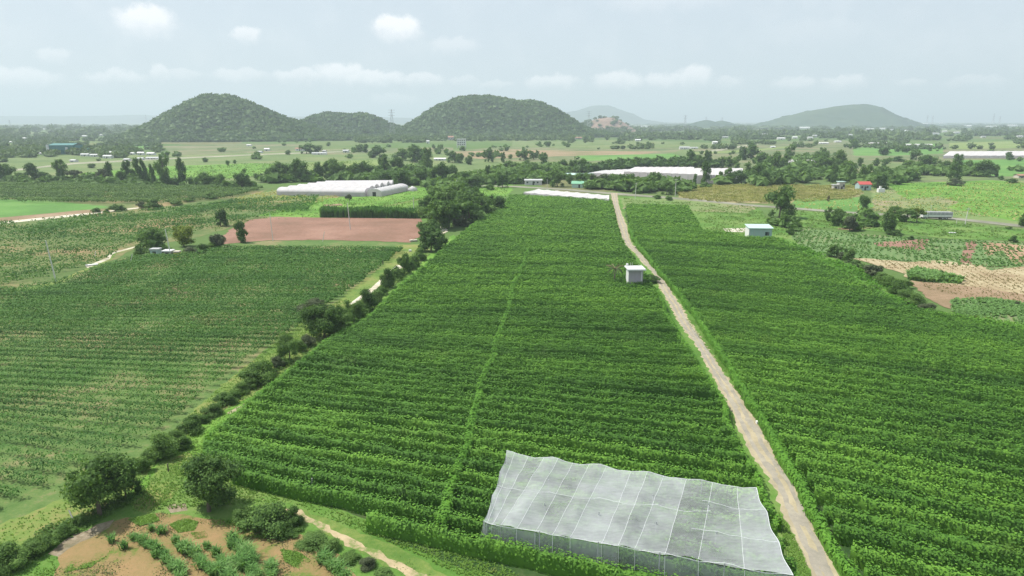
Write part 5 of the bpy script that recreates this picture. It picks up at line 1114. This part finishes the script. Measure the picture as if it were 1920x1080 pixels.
wood([(1055, 322, 20, 22, 'broad', 'mid'), (1074, 322, 20, 24, 'broad', 'dark'), (1092, 323, 20, 24, 'broad', 'mid'), (1110, 325, 26, 18, 'broad', 'dark'), (1122, 322, 20, 14, 'round', 'mid'), (1138, 321, 24, 20, 'broad', 'dark'), (1155, 318, 22, 18, 'round', 'mid'), (1170, 317, 26, 22, 'broad', 'dark'), (1192, 314, 26, 18, 'round', 'mid'), (1210, 312, 22, 16, 'round', 'mid'), (1228, 312, 24, 16, 'round', 'mid'), (1246, 313, 22, 14, 'round', 'dark'), (1263, 313, 26, 16, 'round', 'dark'), (1280, 313, 20, 16, 'broad', 'dark'), (1294, 313, 20, 30, 'broad', 'dark'), (1312, 314, 14, 20, 'tall', 'dark'), (1326, 314, 16, 28, 'tall', 'dark')],
     'in the row behind the white net house', 'tree row behind the big white net house')
wood([(1088, 350, 36, 24, 'broad', 'dark'), (1104, 345, 30, 20, 'round', 'mid'), (1121, 352, 36, 28, 'broad', 'grey'), (1148, 352, 34, 24, 'broad', 'mid'), (1166, 355, 30, 28, 'round', 'dark'), (1180, 352, 26, 28, 'broad', 'dark'), (1228, 355, 34, 34, 'broad', 'dark'), (1208, 350, 26, 18, 'round', 'mid'), (1250, 365, 28, 24, 'broad', 'mid'), (1266, 355, 20, 20, 'round', 'mid'), (1290, 356, 26, 18, 'round', 'dark'), (1303, 344, 9, 16, 'tall', 'dark'), (1320, 345, 19, 38, 'tall', 'dark'), (1322, 353, 24, 12, 'bush', 'dark'), (1350, 344, 10, 20, 'tall', 'dark'), (1368, 346, 28, 28, 'round', 'dark'), (1390, 346, 30, 26, 'broad', 'dark'), (1412, 344, 36, 42, 'broad', 'mid'), (1432, 349, 28, 28, 'broad', 'dark'), (1232, 373, 16, 10, 'bush', 'light'), (1254, 376, 14, 10, 'bush', 'mid'), (1196, 363, 18, 10, 'bush', 'mid')],
     'in front of the big white net house', 'trees in front of the big white net house')
wood([(1356, 314, 22, 20, 'broad', 'mid'), (1374, 317, 28, 26, 'broad', 'mid'), (1394, 300, 16, 22, 'tall', 'dark'), (1410, 300, 32, 30, 'broad', 'dark'), (1407, 280, 11, 14, 'tall', 'dark'), (1428, 312, 26, 24, 'broad', 'mid'), (1450, 322, 28, 36, 'broad', 'dark'), (1455, 348, 30, 26, 'broad', 'dark'), (1470, 320, 26, 28, 'round', 'dark'), (1482, 298, 18, 24, 'tall', 'dark'), (1485, 345, 24, 26, 'broad', 'dark'), (1505, 338, 26, 24, 'broad', 'mid'), (1512, 300, 12, 14, 'round', 'dark'), (1537, 300, 32, 18, 'broad', 'dark'), (1548, 322, 36, 34, 'broad', 'mid'), (1574, 320, 26, 36, 'broad', 'mid'), (1562, 343, 16, 30, 'tall', 'dark'), (1545, 300, 20, 20, 'round', 'dark')],
     'in the grove round the white gabled greenhouse', 'grove round the white gabled greenhouse')
wood([(1595, 345, 24, 40, 'ragged', 'mid'), (1612, 312, 12, 16, 'round', 'mid'), (1622, 340, 26, 34, 'broad', 'mid'), (1645, 354, 34, 30, 'broad', 'dark'), (1652, 336, 34, 26, 'broad', 'mid'), (1678, 345, 16, 18, 'round', 'grey'), (1660, 311, 16, 13, 'round', 'dark'), (1642, 312, 14, 14, 'round', 'mid'), (1704, 326, 36, 24, 'broad', 'mid'), (1717, 300, 24, 20, 'broad', 'mid'), (1737, 319, 36, 26, 'broad', 'dark'), (1717, 338, 16, 10, 'bush', 'dark'), (1767, 321, 28, 22, 'broad', 'mid'), (1788, 340, 28, 34, 'broad', 'mid'), (1790, 348, 30, 14, 'bush', 'grey'), (1794, 318, 20, 26, 'tall', 'mid'), (1816, 324, 16, 22, 'broad', 'mid'), (1842, 331, 38, 30, 'broad', 'dark'), (1867, 331, 14, 20, 'tall', 'dark'), (1896, 343, 22, 11, 'bush', 'dark'), (1657, 291, 22, 14, 'broad', 'dark'), (1683, 285, 14, 10, 'round', 'dark'), (1700, 286, 24, 12, 'round', 'dark'), (1742, 283, 10, 8, 'round', 'mid'), (1600, 279, 20, 17, 'broad', 'dark'), (1595, 266, 10, 10, 'tall', 'dark'), (1891, 299, 14, 15, 'broad', 'dark'), (1860, 280, 12, 8, 'round', 'mid'), (1685, 303, 24, 10, 'bush', 'dark'), (1877, 337, 10, 8, 'bush', 'mid')],
     'scattered on the right plain', 'scattered trees on the right plain')
wood([(1461, 408, 54, 58, 'broad', 'mid'), (1472, 426, 22, 26, 'round', 'dark'), (1482, 441, 16, 18, 'bush', 'dark'), (1552, 415, 12, 24, 'tall', 'mid'), (1553, 378, 6, 10, 'tall', 'dry'), (1570, 403, 28, 14, 'bush', 'dark'), (1576, 412, 12, 18, 'round', 'mid'), (1593, 433, 32, 32, 'ragged', 'grey'), (1566, 424, 20, 22, 'round', 'light'), (1619, 392, 22, 25, 'round', 'dark'), (1664, 438, 32, 40, 'round', 'mid'), (1622, 413, 20, 15, 'flat', 'mid'), (1676, 408, 24, 20, 'flat', 'mid'), (1700, 417, 36, 26, 'flat', 'mid'), (1718, 417, 28, 26, 'flat', 'yellow'), (1680, 441, 30, 11, 'bush', 'dark'), (1708, 450, 12, 8, 'bush', 'dark'), (1900, 455, 16, 14, 'bush', 'dark'), (1563, 482, 26, 22, 'broad', 'dark'), (1590, 491, 24, 28, 'broad', 'dark'), (1578, 486, 18, 14, 'bush', 'grey'), (1892, 430, 12, 7, 'bush', 'dark'), (1918, 425, 20, 24, 'round', 'mid'), (1907, 573, 8, 10, 'bush', 'grey')],
     'between right vineyard and country road', 'trees between the right vineyard and the country road')
wood([(1606, 500, 26, 12, 'bush', 'mid'), (1617, 508, 20, 14, 'bush', 'dark'), (1637, 520, 34, 26, 'ragged', 'grey'), (1652, 530, 30, 22, 'bush', 'mid'), (1668, 538, 36, 26, 'bush', 'light'), (1682, 552, 38, 26, 'bush', 'light'), (1700, 562, 36, 24, 'bush', 'mid'), (1716, 572, 34, 22, 'bush', 'mid'), (1738, 585, 34, 18, 'bush', 'grey'), (1755, 592, 30, 14, 'bush', 'light'), (1640, 545, 20, 10, 'bush', 'light'), (1864, 626, 24, 18, 'bush', 'dark'), (1888, 630, 18, 14, 'bush', 'dark'), (1695, 540, 26, 18, 'bush', 'mid')],
     'in the line beyond the right vineyard', 'bush line beyond the right vineyard', 1.15)
# the withered palm beside the shed
pm = thing('palm_tree', 'withered palm with brownish hanging fronds left of the lilac shed', 'palm', G(1151, 538))
MB().tube((0, 0, 0), (.15, 0, 4.0), .16, .12, 8).build('trunk', M['bark'], pm)
for k in range(17):
    t = k*2.4; up = 1.0 if k % 3 == 0 else .55; mb = MB(); pr = Vector((.15, 0, 4.0)); L = 1.9 if k % 3 else 2.2
    pts = [pr+Vector((math.cos(t)*L*q*(1-.1*q), math.sin(t)*L*q*(1-.1*q), up*2.2*q-1.9*q*q*(1.3-up*.5))) for q in np.linspace(0, 1, 7)]
    for a, b in zip(pts, pts[1:]):
        sd = Vector((-math.sin(t), math.cos(t), 0))*.10
        mb.poly([a, b, b+sd-Vector((0, 0, .16)), a+sd-Vector((0, 0, .16))]); mb.poly([a, b, b-sd-Vector((0, 0, .16)), a-sd-Vector((0, 0, .16))])
    mb.build('frond', M['dry'] if k % 3 == 0 else M['grey'], pm)

# ---------------------------------------------------------------- maize strip
def blades(xs, ys, h, r, w=.12, lean=.35, per=5):
    """fountains of long narrow leaves"""
    n = len(xs)*per; X = np.repeat(xs, per); Y = np.repeat(ys, per); H = np.repeat(h, per)*r.uniform(.6, 1.1, n)
    t = r.uniform(0, 6.283, n); l = lean*H*r.uniform(.4, 1.2, n); ww = w*r.uniform(.6, 1.3, n)
    dx, dy = np.cos(t), np.sin(t); z0 = np.zeros(n)
    a = np.stack([X-dy*ww/2, Y+dx*ww/2, z0+.0], -1); b = np.stack([X+dy*ww/2, Y-dx*ww/2, z0], -1)
    mx, my = X+dx*l*.35, Y+dy*l*.35; H = H+.1
    c = np.stack([mx+dy*ww/2, my-dx*ww/2, H*.75], -1); d = np.stack([mx-dy*ww/2, my+dx*ww/2, H*.75], -1)
    e = np.stack([X+dx*l, Y+dy*l, H*r.uniform(.75, 1.05, n)], -1)
    V = np.stack([a, b, c, d, e], 1).reshape(-1, 3); i = np.arange(n)*5
    return [(V, np.stack([i, i+1, i+2, i+3], 1)), (np.zeros((0, 3)), np.zeros((0, 3), int))], np.stack([i+3, i+2, i+4], 1)
def blade_stuff(name, px, m, count, h, w, label, cat, lean=.35, per=5, rowed=None):
    pw = [G(*p) for p in px]; r = np.random.default_rng(count)
    x0, x1 = min(p.x for p in pw), max(p.x for p in pw); y0, y1 = min(p.y for p in pw), max(p.y for p in pw)
    X = r.uniform(x0, x1, count); Y = r.uniform(y0, y1, count)
    if rowed: ang, sp = rowed; u = X*math.cos(ang)+Y*math.sin(ang); v = -X*math.sin(ang)+Y*math.cos(ang); v = np.round(v/sp)*sp+r.normal(0, sp*.24, count); X = u*math.cos(ang)-v*math.sin(ang); Y = u*math.sin(ang)+v*math.cos(ang)
    ok = inside(pw, X, Y); X, Y = X[ok], Y[ok]
    nz_ = fbm(X/6, Y/6, 4, 3); keep = r.uniform(0, 1, len(X)) < .62+nz_; X, Y = X[keep], Y[keep]
    parts, F3 = blades(X, Y, np.full(len(X), h)*(1+.25*nz_[keep]), r, w, lean, per)
    o = mesh_obj(name, parts[0][0], [parts[0][1], F3], m, loc=(float(X.mean()), float(Y.mean()), 0)); return tag(o, label, cat, kind='stuff')
blade_stuff('maize_strip', [(600, 408), (604, 402), (785, 403), (786, 410)], M['maize'], 3600, 3.4, .5, 'dense strip of tall maize behind the red ploughed field', 'maize', .22, 5)
blade_stuff('young_crop', [(1484, 445), (1500, 428), (1600, 438), (1700, 446), (1850, 452), (1960, 458), (1960, 500), (1840, 502), (1700, 490), (1600, 486), (1510, 476)], M['crop'], 8000, .35, .3, 'rows of young green crop in the right fields', 'crop', 1.3, 5, (math.radians(62), 1.6))
blade_stuff('young_crop', [(1783, 562), (1850, 560), (1990, 578), (2010, 640), (1860, 618), (1790, 590)], M['crop'], 8000, .4, .28, 'green crop patch at the right frame edge below the stubble', 'crop', 1.3, 5, (math.radians(62), 1.3))
blade_stuff('crop_strip', [(1703, 518), (1715, 506), (1760, 513), (1805, 527), (1800, 533), (1740, 530), (1704, 526)], M['crop'], 1500, 1.3, .4, 'narrow green crop strip inside the brown stubble field', 'crop', .9, 6)
# dry stubble on the straw field
blade_stuff('stubble', [(1598, 485), (1700, 492), (1830, 496), (1990, 506), (1990, 585), (1820, 562), (1745, 545), (1690, 512)], M['straws'], 5000, .22, .2, 'pale dry stubble standing in rows on the right field', 'stubble', .5, 3, (math.radians(78), 1.6))
# tall bluish grass clumps on the orange soil, each a plant of its own
rr = np.random.default_rng(5); cl_mesh = []
for q in range(4):
    nb = 34; parts, F3 = blades(rr.normal(0, .16, nb), rr.normal(0, .16, nb), rr.uniform(.7, 1.15, nb), rr, .075, .75, 4)
    o = mesh_obj('grass_clump', parts[0][0], [parts[0][1], F3], M['cane']); cl_mesh.append(o.data); bpy.data.objects.remove(o)
lines = [((255, 1010), (350, 1085), 15), ((300, 1003), (300, 1008), 1), ((345, 1030), (392, 1068), 8), ((436, 1020), (478, 1060), 9), ((405, 1045), (430, 1085), 6), ((445, 1055), (485, 1090), 8), ((505, 1062), (516, 1085), 4), ((605, 1055), (650, 1090), 8), ((395, 1072), (470, 1100), 9)]
kk = 0
for (a, b, n), wh in zip(lines, ['in the longest row', 'standing alone above the longest row', 'in the row left of the middle', 'in the row pointing at the round bush', 'in the short middle row', 'in the lower middle row', 'in the small group right of the middle', 'in the group by the sandy path', 'in the bottom row']):
    for i in range(n):
        t = i/max(1, n-1); x, y = a[0]+(b[0]-a[0])*t, a[1]+(b[1]-a[1])*t
        o = bpy.data.objects.new('grass_clump', cl_mesh[kk % 4]); C.objects.link(o); kk += 1
        g = G(x, y); o.location = g+Vector((rr.uniform(-.25, .25), rr.uniform(-.3, .3), 0)); o.rotation_euler = (0, 0, kk*1.7); s = rr.uniform(.65, 1.05); o.scale = (s*1.1, s*1.1, s)
        tag(o, f'tall grass clump {wh}' + (f', {ORD[i+1]} from its far end' if n > 1 else ' of the orange soil'), 'grass clump', 'tall grass clumps on the orange soil')
for i, (x, y, s, wh) in enumerate([(210, 1018, .8, 'near the left edge of the orange soil'), (234, 1030, .75, 'just left of the longest row'), (284, 996, .7, 'nearest the big tree'), (388, 1030, .7, 'between two rows in the middle'), (330, 1020, .8, 'pale one between the rows')]):
    o = bpy.data.objects.new('grass_clump', cl_mesh[i % 4]); C.objects.link(o); o.location = G(x, y); o.scale = (s, s, s); o.rotation_euler = (0, 0, i)
    tag(o, f'small single grass clump {wh}', 'grass clump', 'tall grass clumps on the orange soil')
# rough grass in the near ground
blade_stuff('rough_grass', [(-160, 1100), (0, 985), (120, 945), (235, 885), (330, 805), (420, 720), (560, 610), (640, 562), (690, 575), (600, 650), (480, 745), (400, 800), (330, 870), (260, 925), (140, 1000), (0, 1050)], M['grassblade'], 30000, .10, .07, 'rough yellow-green grass margin along the left side of the hedge', 'grass', 1.6, 3)
blade_stuff('rough_grass', [(330, 862), (380, 870), (440, 905), (600, 945), (700, 985), (830, 1035), (950, 1065), (1000, 1100), (900, 1100), (800, 1050), (700, 1005), (600, 968), (540, 940), (400, 950), (330, 955), (250, 960), (240, 935)], M['grassblade'], 30000, .12, .07, 'rough grass between the sandy path and the central vineyard', 'grass', 1.6, 3)
blade_stuff('rough_grass', [(-60, 1100), (60, 1050), (110, 1045), (95, 1120)], M['grassblade'], 3500, .12, .07, 'green grass at the bottom left corner of the ground', 'grass', 1.6, 3)
blade_stuff('rough_grass', [(330, 860), (420, 780), (530, 705), (600, 652), (640, 625), (700, 580), (690, 600), (600, 665), (535, 725), (440, 800), (375, 870), (300, 945)], M['grassblade'], 22000, .12, .07, 'bright grass strip between the hedge and the central vineyard', 'grass', 1.6, 3)
blade_stuff('rough_grass', [(1405, 770), (1446, 841), (1497, 911), (1525, 981), (1556, 1040), (1590, 1100), (1612, 1110), (1556, 1005), (1500, 910), (1440, 812), (1390, 733), (1300, 600), (1285, 600), (1383, 735)], M['grassblade'], 20000, .10, .06, 'short green grass verge on the right side of the dirt road', 'grass', 1.6, 3)
blade_stuff('rough_grass', [(1458, 960), (1476, 985), (1505, 1042), (1522, 1085), (1540, 1130), (1500, 1130), (1470, 1020)], M['grassblade'], 5000, .12, .06, 'green grass strip between the net cover and the dirt road', 'grass', 1.6, 3)
SOIL = [(110, 1040), (165, 1000), (215, 978), (300, 962), (345, 965), (400, 975), (470, 992), (560, 1002), (615, 1025), (650, 1060), (700, 1130), (90, 1130)]
weed_patches = []
for pts in ([(318, 985), (345, 972), (372, 980), (365, 996), (335, 1000)], [(358, 1000), (385, 996), (392, 1010), (366, 1012)], [(395, 970), (470, 985), (520, 1000), (500, 1012), (430, 1005), (400, 990)], [(525, 1030), (560, 1038), (585, 1052), (560, 1068), (535, 1055)], [(150, 1030), (205, 1010), (215, 1035), (170, 1065), (120, 1075)], [(240, 975), (290, 966), (300, 978), (262, 988)]):
    weed_patches.append(pts)
# broad-leaved weeds over the left hedge foot and the far bright scrub edge
def weed_stuff(px, m, count, h, ls, label, name='weeds'):
    pw = [G(*p) for p in px]; r = np.random.default_rng(count+1)
    x0, x1 = min(p.x for p in pw), max(p.x for p in pw); y0, y1 = min(p.y for p in pw), max(p.y for p in pw)
    X = r.uniform(x0, x1, count); Y = r.uniform(y0, y1, count); ok = inside(pw, X, Y); X, Y = X[ok], Y[ok]
    n = fbm(X/3, Y/3, 9, 3); k = r.uniform(0, 1, len(X)) < .5+n*1.2; X, Y, n = X[k], Y[k], n[k]
    Z = np.clip(h*(.5+n)*r.uniform(.3, 1.1, len(X)), .03, None)
    V, F = leaf_cloud(np.stack([X, Y, Z], -1), rand_dir(len(X), r)*.7+[0, 0, .8], ls, r)
    return tag(mesh_obj(name, V, F, m, loc=(float(X.mean()), float(Y.mean()), 0)), label, 'weeds', kind='stuff')
weed_stuff([(1460, 455), (1500, 462), (1640, 520), (1760, 588), (1860, 618), (1920, 628), (1920, 640), (1800, 622), (1690, 590), (1590, 536), (1495, 480)], M['vine_bright'], 22000, 1.1, .3, 'bright creeping weeds on the strip beyond the right vineyard')
weed_stuff([(235, 905), (330, 825), (430, 745), (520, 685), (600, 640), (700, 560), (790, 480), (800, 490), (700, 585), (610, 655), (520, 715), (430, 775), (350, 835), (270, 905)], M['mid'], 26000, .8, .16, 'low weeds and creepers under the hedge between the vineyards')
for q, pts in enumerate(weed_patches): weed_stuff(pts, M['grassblade'], 9000, .16, .09, ['low bright green weed patch between the big trees and the grass rows', 'little round green weed patch above the grass rows', 'green weeds below the round bush', 'green weed patch near the sandy path on the soil', 'big green weed patch at the left of the soil', 'green weeds beside the shadow of the big tree'][q], 'weed_patch')
weed_stuff(SOIL, M['dry'], 14000, .14, .07, 'dry weed litter scattered on the orange soil')
weed_stuff(SOIL, M['lowgreen'] if 'lowgreen' in M else M['light'], 9000, .16, .08, 'small green weeds scattered on the orange soil')
weed_stuff([(450, 916), (560, 943), (700, 1010), (860, 1095), (930, 1170), (770, 1090), (600, 995), (540, 960)], M['light'], 6000, .14, .07, 'small weeds creeping over the sandy path')
weed_stuff([(-40, 1085), (60, 1010), (150, 965), (230, 930), (240, 950), (150, 1000), (90, 1040), (0, 1085)], M['mid'], 12000, .7, .14, 'weeds round the bushes at the bottom left corner')
weed_stuff([(1640, 345), (1980, 340), (2000, 415), (1800, 405), (1640, 398)], M['light'], 26000, .5, .3, 'low scrub on the sloping green land behind the truck', 'low_scrub')

M['lowgreen'] = foliage('low_weed_leaves', (.08, .15, .035), (.12, .20, .05), (.17, .25, .07), .3, .05, dry=(.24, .2, .1), dryamt=.5)
M['lowyellow'] = foliage('yellowing_leaves', (.22, .25, .07), (.33, .34, .11), (.42, .36, .18), .3, .08)
weed_stuff([(490, 405), (600, 374), (700, 370), (800, 352), (955, 348), (950, 370), (900, 380), (800, 400), (600, 404)], M['lowgreen'], 16000, .5, .34, 'tufts of weeds on the bright meadow round the greenhouses', 'low_scrub')
weed_stuff([(1168, 372), (1420, 389), (1440, 410), (1490, 440), (1470, 452), (1330, 440), (1300, 395), (1172, 390)], M['lowgreen'], 16000, .6, .32, 'tufts of weeds on the grass beyond the right vineyard', 'low_scrub')
weed_stuff([(1480, 395), (1620, 402), (1780, 416), (1980, 440), (1980, 452), (1780, 446), (1600, 430), (1480, 430)], M['lowgreen'], 16000, .5, .36, 'tufts of weeds on the grass below the country road', 'low_scrub')
weed_stuff([(1490, 374), (1620, 371), (1780, 345), (1980, 340), (1980, 420), (1780, 404), (1600, 396), (1490, 392)], M['lowyellow'], 14000, .7, .45, 'pinkish yellow scrub on the rising land above the road', 'low_scrub')
weed_stuff([(150, 325), (480, 306), (560, 308), (700, 300), (700, 315), (560, 332), (350, 342), (160, 340)], M['lowgreen'], 14000, .8, .6, 'rough tufts on the green fields behind the left tree line', 'low_scrub')
weed_stuff([(440, 372), (520, 357), (640, 366), (600, 380), (500, 384), (430, 386)], M['lowyellow'], 7000, .8, .4, 'brownish weeds in front of the white greenhouse block', 'low_scrub')
weed_stuff([(400, 425), (480, 409), (600, 400), (700, 388), (790, 370), (800, 400), (600, 408), (470, 414), (400, 436)], M['lowgreen'], 7000, .5, .3, 'weeds along the upper edge of the red field', 'low_scrub')
VD = [(1275, 372), (1268, 358), (1290, 350), (1440, 347), (1600, 350), (1620, 362), (1590, 376), (1440, 381), (1340, 380)]
KD = family([[(1290, 378), (1500, 366), (1610, 358)], [(1290, 365), (1440, 352), (1560, 349)]], 130., 1.)
vd = rows(KD, VD, 130., 60, 230, 280., 470., 5., 'yellowing vine row beyond the thirtieth from the front in the far orchard', 'yellowing rows of the far right orchard', M['lowyellow'], dens=1.0, width=2.2, height=1.1, name='orchard_row', thin=True, cover=lambda X, Y, r: np.clip(.75+fbm(X/5., Y/5., 3, 2), .2, 1), special='the yellowing orchard')
# ---------------------------------------------------------------- far woods and hill forests
def clump_tpl(seed, n=26, ls=.34):
    r = np.random.default_rng(seed); iv, iF = ico()
    d = rand_dir(n, r); d[:, 2] = np.abs(d[:, 2])*.9; p = d*[.55, .55, .5]*r.uniform(.8, 1.15, (n, 1))+[0, 0, .45]
    return merge([(iv[:, :]*[.46, .46, .42]*(1+r.uniform(-.25, .2, (len(iv), 1)))+[0, 0, .42], iF), leaf_cloud(p, d+rand_dir(n, r)*.6, ls, r)])
TPL = [clump_tpl(s) for s in range(5)]; TPL_S = [clump_tpl(s+9, 12, .45) for s in range(4)]
def clump_stuff(name, X, Y, Z, W, H, m, label, cat, small=False):
    r = np.random.default_rng(len(X)); T = TPL_S if small else TPL; parts = []
    which = r.integers(0, len(T), len(X))
    for t, (V, F) in enumerate(T):
        i = np.flatnonzero(which == t)
        if not len(i): continue
        an = r.uniform(0, 6.28, len(i)); c, s = np.cos(an)[:, None], np.sin(an)[:, None]
        x = (V[None, :, 0]*c-V[None, :, 1]*s)*W[i][:, None]+X[i][:, None]; y = (V[None, :, 0]*s+V[None, :, 1]*c)*W[i][:, None]+Y[i][:, None]; z = V[None, :, 2]*H[i][:, None]+Z[i][:, None]
        f = np.concatenate(F)[None]+(np.arange(len(i))*len(V))[:, None, None]
        parts.append((np.stack([x, y, z], -1).reshape(-1, 3), f.reshape(-1, 3)))
    V, F = merge(parts); o = mesh_obj(name, V, F, m, loc=(float(X.mean()), float(Y.mean()), 0)); return tag(o, label, cat, kind='stuff')
def hill_forest(h, n, size, label, m='hill', seed=0, dens=None):
    gx, gy, H = h; r = np.random.default_rng(seed); ny, nx = gx.shape
    u = r.uniform(0, nx-1.01, n); v = r.uniform(0, (ny-1)*.62, n); i = u.astype(int); j = v.astype(int); fu, fv = u-i, v-j
    q = lambda A: (A[j, i]*(1-fu)+A[j, i+1]*fu)*(1-fv)+(A[j+1, i]*(1-fu)+A[j+1, i+1]*fu)*fv
    X, Y, Z = q(gx), q(gy), q(H); keep = (Z > .5)
    if dens is not None: keep &= dens(X, Y, Z, r)
    X, Y, Z = X[keep], Y[keep], Z[keep]; W = size*r.uniform(.4, 1.35, len(X))
    return clump_stuff('hill_forest', X, Y, Z-1.2, W, W*r.uniform(.6, .9, len(X)), M[m], label, 'forest', small=True)
hill_forest(hA, 5200, 8.5, 'dense low forest covering the steep left hill', seed=1)
hill_forest(hB, 3600, 9., 'forest covering the two low humps between the bigger hills', seed=2)
hill_forest(hC, 6000, 9., 'dense forest covering the broad middle hill', seed=3)
hill_forest(hD, 1600, 10., 'thin scrub round the bare quarry slope', seed=4, dens=lambda X, Y, Z, r: (np.abs(X-430) > 0) & ((X < 250) | (Z > 58) | (r.uniform(0, 1, len(X)) < .06)))
# band of trees at the foot of the hills and woods over the plain: scattered by noise, denser far away
def plain_wood(name, n, region, thr, size, label, m='far', seed=0, hfac=.85, fn=None):
    r = np.random.default_rng(seed+50); (x0, x1), (y0, y1) = region
    PX = r.uniform(x0, x1, n*4); PY = y0+(y1-y0)*r.uniform(0, 1, n*4)
    t = (PY-540)/CF; d = CH/(math.sin(PITCH)+t*math.cos(PITCH)); X = (PX-960)/CF*d; Y = d*(math.cos(PITCH)-t*math.sin(PITCH))
    nn = fbm(X/(Y*.045), Y/(Y*.10)*1.0+np.log(Y)*14, seed, 3)
    ok = nn > (thr if fn is None else fn(PX, PY))
    for hx_, hy_, hw_, *_r in far_houses: ok &= ~((np.abs(PX-hx_) < hw_*.55+4) & (PY > hy_-1) & (PY < hy_+7))
    X, Y = X[ok][:n], Y[ok][:n]; W = size*r.uniform(.6, 1.35, len(X))*np.clip(Y/1400, .75, 1.9)
    return clump_stuff(name, X, Y, np.zeros(len(X))-.2, W, W*hfac*np.where(r.uniform(0, 1, len(X)) < .3, 1.25, .8)/np.clip(Y/2200, 1, 1.6), M[m], label, 'wood', small=True)
plain_wood('far_wood', 1900, ((-80, 560), (256, 281)), 0, 6.5, 'dark woods and hedges of the far left plain below the left hill', seed=1, fn=lambda x, y: np.where(x < 300, -.32, .05)+np.where(y > 272, .3, 0)+np.where((x > 300) & (y > 266), 1, 0))
plain_wood('far_wood', 1300, ((-80, 300), (277, 304)), .18, 7, 'trees of the left village round the teal factory', seed=2, fn=lambda x, y: .02+np.where(y > 296, .5, 0)+np.where((x > 236) & (x < 292) & (y < 290), .3, 0))
plain_wood('far_wood', 1500, ((-150, 260), (236, 257)), 0.0, 10, 'hazy far woods of the left plain', seed=3)
plain_wood('far_wood', 1500, ((470, 1110), (256, 268)), 0, 8, 'dark belt of trees along the foot of the hills', seed=4, fn=lambda x, y: np.where(y < 264, -.5, .15))
plain_wood('far_wood', 1500, ((1080, 1980), (232.5, 243)), 0.08, 13, 'hazy far woods along the right horizon', seed=5, hfac=.5)
plain_wood('far_wood', 2000, ((1080, 1980), (243, 262)), .12, 8., 'dark woods and hedgerows of the right plain in front of the long hill', seed=6)
plain_wood('far_wood', 700, ((1100, 1980), (262, 280)), .30, 7.5, 'loose tree groups on the middle of the right plain', seed=7)
plain_wood('far_wood', 330, ((300, 1150), (262, 300)), .42, 6, 'small loose bushes in the fields below the hills', seed=8, m='mid')
plain_wood('far_wood', 330, ((1290, 1980), (280, 335)), .40, 5, 'small loose bushes in the fields of the right plain', seed=9, m='mid')
plain_wood('far_wood', 260, ((1600, 1760), (254, 264)), -.5, 10, 'long dark wood on the right plain', seed=10)

def under(px, n, size, label, seed, m='mid'):
    pw = [G(*p) for p in px]; r = np.random.default_rng(seed+90)
    X = r.uniform(min(p.x for p in pw), max(p.x for p in pw), n*3); Y = r.uniform(min(p.y for p in pw), max(p.y for p in pw), n*3)
    ok = inside(pw, X, Y) & (fbm(X/18, Y/18, seed, 3) > -.12); X, Y = X[ok][:n], Y[ok][:n]; W = size*r.uniform(.5, 1.3, len(X))
    clump_stuff('undergrowth', X, Y, np.zeros(len(X))-.1, W, W*r.uniform(.5, .9, len(X)), M[m], label, 'undergrowth')
under([(1070, 352), (1100, 343), (1170, 345), (1230, 350), (1290, 350), (1300, 358), (1262, 367), (1180, 360)], 170, 6.5, 'dense bushes under the roadside trees before the net house', 1)
under([(1350, 347), (1400, 338), (1430, 318), (1480, 305), (1560, 302), (1600, 325), (1590, 348), (1500, 346), (1430, 352)], 300, 7.5, 'dense bushes under the grove of the gabled greenhouse', 2)
under([(480, 341), (560, 336), (700, 330), (800, 318), (830, 340), (800, 350), (720, 343), (520, 344)], 260, 6.5, 'dense bushes under the belt behind the greenhouse block', 3)
under([(790, 350), (850, 338), (960, 322), (1060, 318), (1065, 335), (1020, 345), (940, 346), (830, 358)], 300, 6., 'dense bushes under the belt above the central vineyard', 4)
under([(1040, 323), (1200, 310), (1340, 308), (1350, 317), (1200, 316), (1120, 327)], 230, 7., 'dense bushes under the row behind the white net house', 5, 'dark')
under([(1600, 345), (1640, 328), (1720, 318), (1850, 318), (1850, 332), (1740, 330), (1690, 345), (1640, 355)], 200, 6.5, 'dense bushes under the scattered trees of the right plain', 6)
under([(-60, 342), (200, 338), (300, 344), (480, 352), (480, 358), (300, 352), (-60, 346)], 170, 5., 'low bushes under the tree line behind the dark orchard', 7)
under([(1440, 415), (1480, 405), (1500, 440), (1475, 445)], 12, 3.5, 'bushes round the foot of the large roadside tree', 8)
under([(1555, 418), (1600, 400), (1740, 412), (1700, 425), (1600, 436)], 24, 3.2, 'bushes between the trees below the country road', 9, 'light')
under([(800, 432), (860, 400), (930, 390), (930, 402), (880, 424), (810, 446)], 60, 4.5, 'bushes inside the big dark tree clump', 10, 'dark')
# ---------------------------------------------------------------- haze: one closed box of thin even air round the camera and everything
m, nt = newmat('haze'); pv = nd(nt, 'ShaderNodeVolumePrincipled'); pv.inputs['Color'].default_value = (.80, .95, 1.0, 1); pv.inputs['Density'].default_value = HAZE; pv.inputs['Anisotropy'].default_value = 0.1
o_ = nd(nt, 'ShaderNodeOutputMaterial'); lk(nt, pv.outputs[0], o_.inputs['Volume'])
hz = MB().box(-27000, 27000, -400, 27000, -3, 330).build('haze', m); tag(hz, kind='stuff'); hz['label'] = 'thin pale haze over the whole plain'
